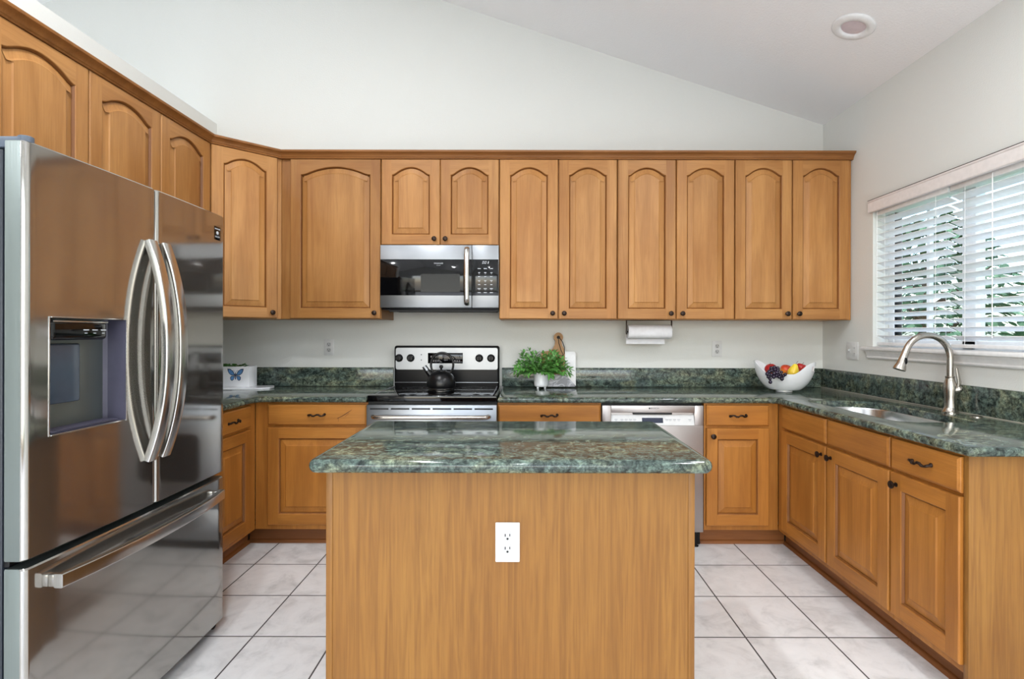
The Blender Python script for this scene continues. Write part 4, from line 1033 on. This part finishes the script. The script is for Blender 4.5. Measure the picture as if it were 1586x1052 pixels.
wu = [(0.004, 0.006), (0.016, 0.030), (0.036, 0.044), (0.054, 0.046), (0.052, 0.030), (0.044, 0.014), (0.030, 0.002), (0.004, -0.002)]
wl = [(0.004, -0.003), (0.026, -0.002), (0.036, -0.012), (0.034, -0.028), (0.024, -0.036), (0.014, -0.030), (0.008, -0.016)]
for s in (-1, 1):
    for wg in (wu, wl):
        c = (sum(p[0] for p in wg) / len(wg), sum(p[1] for p in wg) / len(wg))
        q = [(cxb + s * p[0], czb + p[1]) for p in wg]; m.prism(q, y0 - 0.0006, y0, 'y', 1)
        q = [(cxb + s * (c[0] + (p[0] - c[0]) * 0.74), czb + c[1] + (p[1] - c[1]) * 0.74) for p in wg]; m.prism(q, y0 - 0.0010, y0 - 0.0005, 'y', 0)
m.prism([(cxb - 0.003, czb - 0.026), (cxb + 0.003, czb - 0.026), (cxb + 0.0035, czb + 0.014), (cxb, czb + 0.018), (cxb - 0.0035, czb + 0.014)], y0 - 0.0012, y0, 'y', 1)
for s in (-1, 1): m.tube([(cxb, y0 - 0.0008, czb + 0.016), (cxb + s * 0.010, y0 - 0.0008, czb + 0.032), (cxb + s * 0.016, y0 - 0.0008, czb + 0.036)], 0.0009, 5, 1)
m.build('butterfly_print', [BLUE, NAVY], t, smooth=0)
m = MB()
for k in range(60):
    a = random.uniform(0, 2 * pi); b = Vector((random.uniform(x0 + .02, x1 - .06), random.uniform(y0 + .02, y1 - .02), random.uniform(0.12, 0.145)))
    leaf(m, b, (cos(a), sin(a) * 0.6 - .2, random.uniform(0.0, 0.9)), random.uniform(0.03, 0.045), random.uniform(0.018, 0.026), 0.35)
m.build('foliage', LEAF, t, fixn=False)

# fruit bowl: shell with raised pierced handles at both ends
FBX, FBY = 1.692, 3.41
t = thing('fruit_bowl', (FBX, FBY, CZ1 + 0.0008), 'white ceramic bowl with pierced handles holding fruit', 'bowl', None, R(-36))
NU, NV = 72, 22
def rim(th):
    c = max(0.0, min(1.0, (abs(cos(th)) - 0.42) / 0.58)); return 0.122 + 0.076 * c * c * (3 - 2 * c)
def bowl_pt(i, j, inner):
    th = 2 * pi * i / NU; v = j / NV
    zr = rim(th); z = 0.016 + (zr - 0.016) * v
    f = (1 - (1 - min(1, z / 0.20)) ** 2.1) ** 0.62
    rx = 0.052 + 0.130 * f; ry = 0.052 + 0.084 * f
    d = 0.0055 if inner else 0
    return ((rx - d) * cos(th), (ry - d) * sin(th), z + (0.006 if inner and j == 0 else 0))
def hole_cell(i, j):
    q = (i + 0.5) / NU * 360
    return NV * 0.68 <= j < NV * 0.86 and (min(q, 360 - q) < 21 or abs(q - 180) < 21)
m = MB(); idx = {}
for inner in (0, 1):
    for j in range(NV + 1):
        for i in range(NU): idx[inner, i, j] = len(m.v); m.v.append(bowl_pt(i, j, inner))
def fc(*k): m.f.append(tuple(idx[a] for a in k)); m.m.append(0)
for j in range(NV):
    for i in range(NU):
        i2 = (i + 1) % NU
        if hole_cell(i, j):
            for (pi_, pj, e) in ((i - 1, j, ((i, j), (i, j + 1))), (i + 1, j, ((i2, j), (i2, j + 1))), (i, j - 1, ((i, j), (i2, j))), (i, j + 1, ((i, j + 1), (i2, j + 1)))):
                if not hole_cell(pi_ % NU, pj): fc((0, *e[0]), (0, *e[1]), (1, *e[1]), (1, *e[0]))
            continue
        fc((0, i, j), (0, i2, j), (0, i2, j + 1), (0, i, j + 1)); fc((1, i, j), (1, i, j + 1), (1, i2, j + 1), (1, i2, j))
for i in range(NU):
    i2 = (i + 1) % NU; fc((0, i, NV), (0, i2, NV), (1, i2, NV), (1, i, NV))
m.f.append(tuple(idx[0, i, 0] for i in range(NU))); m.m.append(0); m.f.append(tuple(idx[1, i, 0] for i in range(NU))); m.m.append(0)
m.build('bowl_body', CERAM, t, smooth=45)
m = MB(); m.lathe([(0.047, 0.0), (0.050, 0.002), (0.049, 0.0158)], 40, M=Matrix.Diagonal((1, 1, 1, 1))); m.build('foot_ring', CERAM, t)

def stemtube(o, h, lean, z): m = MB(); m.tube([(0, 0, z), (lean * 0.4, 0, z + h * 0.5), (lean, 0, z + h)], [0.0016, 0.0013, 0.002], 6); m.build('stem', BARK, o)
def apple(x, y, z, r, label, mat=APPLE, rot=(0, 0, 0), cat='apple', name='apple', stem=True):
    t = thing(name, (x, y, z), label, cat); t.rotation_euler = rot
    m = MB(); pf = []
    for i in range(19):
        q = pi * i / 18; rr = r * (sin(q) ** 0.92) * (1 + 0.07 * -cos(q)); zz = -r * 0.90 * cos(q)
        if i > 14: zz -= r * 0.22 * ((i - 14) / 4) ** 2
        pf.append((max(rr, 0.0008), zz))
    m.lathe(pf, 28); m.build('flesh', mat, t, smooth=70)
    if stem: stemtube(t, r * 0.5, r * 0.15, r * 0.66)
    return t
def bp(px, py, Y): return ((px - 810) * Y / 815, Y, H - (py - 516.5) * Y / 815)
a_ = bp(1194, 571, 3.40); apple(*a_, 0.037, 'red apple behind the dark grapes in the fruit bowl', rot=(0.2, -0.3, 0))
a_ = bp(1240.5, 569.0, 3.405); apple(*a_, 0.033, 'red apple beside the pear at the window end of the bowl', rot=(0.1, 0.3, 0))
a_ = bp(1217.5, 572, 3.43); apple(*a_, 0.036, 'orange-red nectarine between apple and pear in the bowl', PEACH, (0.3, 0.1, 0), 'nectarine', 'nectarine', False)
a_ = bp(1229, 575.0, 3.355); t = thing('pear', a_, 'yellow pear with its stem up leaning in the fruit bowl', 'pear'); t.rotation_euler = (0.10, 0.25, 0)
m = MB(); m.lathe([(0.001, -0.034), (0.012, -0.036), (0.026, -0.030), (0.034, -0.014), (0.034, 0.002), (0.028, 0.018), (0.020, 0.032), (0.015, 0.043), (0.009, 0.050), (0.001, 0.0515)], 28); m.build('flesh', PEAR, t, smooth=70); stemtube(t, 0.022, 0.009, 0.050)
t = thing('grape_bunch', bp(1200, 576, 3.30), 'bunch of dark grapes spilling over the front rim of the bowl', 'grapes')
random.seed(5); placed = []
gp = [(-.045, -.008), (-.030, .004), (-.014, .010), (.002, .014), (.018, .010), (.032, .000), (-.040, -.024), (-.024, -.014), (-.008, -.006), (.008, -.002), (.024, -.008), (.038, -.018), (-.030, -.034), (-.012, -.024), (.004, -.018), (.020, -.024), (.030, -.034), (-.028, -.052), (-.016, .022), (.004, .026), (.020, .022), (.046, -.010)]
g0 = None
for k, (dx, dz) in enumerate(gp):
    o = None
    dy = -0.006 + random.uniform(-0.005, 0.005) + 0.65 * max(0, dz + 0.01) - 0.2 * abs(dx)
    if g0 is None:
        m = MB(); m.ball((0, 0, 0), 0.0110, (1, 1, 1.08), 10); o = g0 = m.build('grape', GRAPE, t, smooth=80)
    else: o = g0.copy(); COL.objects.link(o); o.parent = t
    o.location = (dx * 1.22, dy - 0.004, dz * 1.15); s = random.uniform(0.9, 1.08); o.scale = (s, s, s)
m = MB(); m.tube([(0.03, 0.02, 0.012), (0.01, 0.012, 0.008), (-0.015, 0.010, -0.004), (-0.03, 0.006, -0.03)], 0.0018, 6); m.build('stem', STEMM, t)

# ------------------------------------------------------------------ recessed ceiling light
lx, ly = 1.726, 2.753; lz = ZP + SL * (XR - lx)
t = thing('recessed_light', (lx, ly, lz - 0.0006), 'round white recessed ceiling light in the sloped ceiling', 'ceiling light')
t.rotation_euler = (0, math.atan(SL), 0)
m = MB(); m.lathe([(0.103, 0), (0.103, -0.004), (0.096, -0.010), (0.080, -0.014), (0.064, -0.013), (0.060, -0.008), (0.058, -0.001)], 48, capA=False, capB=False); m.build('trim_ring', TRIM, t, smooth=50)
m = MB(); m.lathe([(0.0585, -0.0012), (0.050, -0.003), (0.03, -0.005), (0.002, -0.006)], 40, capA=False); m.build('lens', LENS, t, smooth=60)

# ------------------------------------------------------------------ outside the sink window
m = MB(); m.box(XR + 0.16, 30, -12, 20, -0.35, -0.25); gr = m.build('ground', GRASS, smooth=0); gr['kind'] = 'structure'
def tree(x, y, h, r, label, seed, n=3000):
    random.seed(seed); t = thing('tree', (x, y, -0.25), label, 'tree', 'trees outside the window')
    m = MB(); m.tube([(0, 0, 0), (0.04, 0.02, h * 0.3), (0.0, 0.06, h * 0.6), (0.05, 0, h * 0.85)], [0.11, 0.09, 0.06, 0.02], 10)
    for k in range(7):
        a = k * 2.4; m.tube([(0.02, 0.03, h * (0.3 + 0.06 * k)), (r * 0.35 * cos(a), r * 0.35 * sin(a), h * (0.4 + 0.06 * k)), (r * 0.7 * cos(a), r * 0.7 * sin(a), h * (0.5 + 0.06 * k))], [0.04, 0.025, 0.01], 7)
    m.build('trunk', BARK, t)
    m = MB()
    for k in range(n):
        a = random.uniform(0, 2 * pi); z = random.uniform(0.12, 1.0); rr = r * (random.random() ** 0.4) * (sin(pi * (0.15 + 0.8 * z)) ** 0.6)
        leaf(m, (rr * cos(a), rr * sin(a), h * z), (cos(a + random.uniform(-1, 1)), sin(a + random.uniform(-1, 1)), random.uniform(-.5, .5)), random.uniform(0.10, 0.18), random.uniform(0.06, 0.10))
    m.build('foliage', TLEAF, t, fixn=False)
tree(5.2, 6.8, 3.0, 1.0, 'leafy green tree outside the window, glimpsed through the slats behind the faucet', 11)
tree(6.9, 4.2, 3.2, 1.1, 'leafy green tree outside, glimpsed through the window half away from the corner', 12)

# scratches on the drawer front between the corner and the range
for o in list(bpy.data.objects):
    if 'scratched drawer' in o.get('label', ''):
        d = [c for c in o.children if c.name.startswith('drawer')][0]
        m = MB(); m.tube([(0.408, -0.0198, 0.040), (0.440, -0.0198, 0.055), (0.470, -0.0198, 0.074), (0.497, -0.0198, 0.092)], [0.0008, 0.0018, 0.0022, 0.0008], 6)
        m.tube([(0.418, -0.0198, 0.022), (0.417, -0.0198, 0.046)], [0.0006, 0.0012], 6); m.tube([(0.455, -0.0198, 0.050), (0.480, -0.0198, 0.072)], [0.0005, 0.0010], 6)
        m.build('scratch_mark', simple('scratch_brown', lin(74, 40, 22), 0.7), d)

# natural tone differences between pieces of wood
for o in bpy.data.objects:
    if o.name.startswith('upper_cabinet'):
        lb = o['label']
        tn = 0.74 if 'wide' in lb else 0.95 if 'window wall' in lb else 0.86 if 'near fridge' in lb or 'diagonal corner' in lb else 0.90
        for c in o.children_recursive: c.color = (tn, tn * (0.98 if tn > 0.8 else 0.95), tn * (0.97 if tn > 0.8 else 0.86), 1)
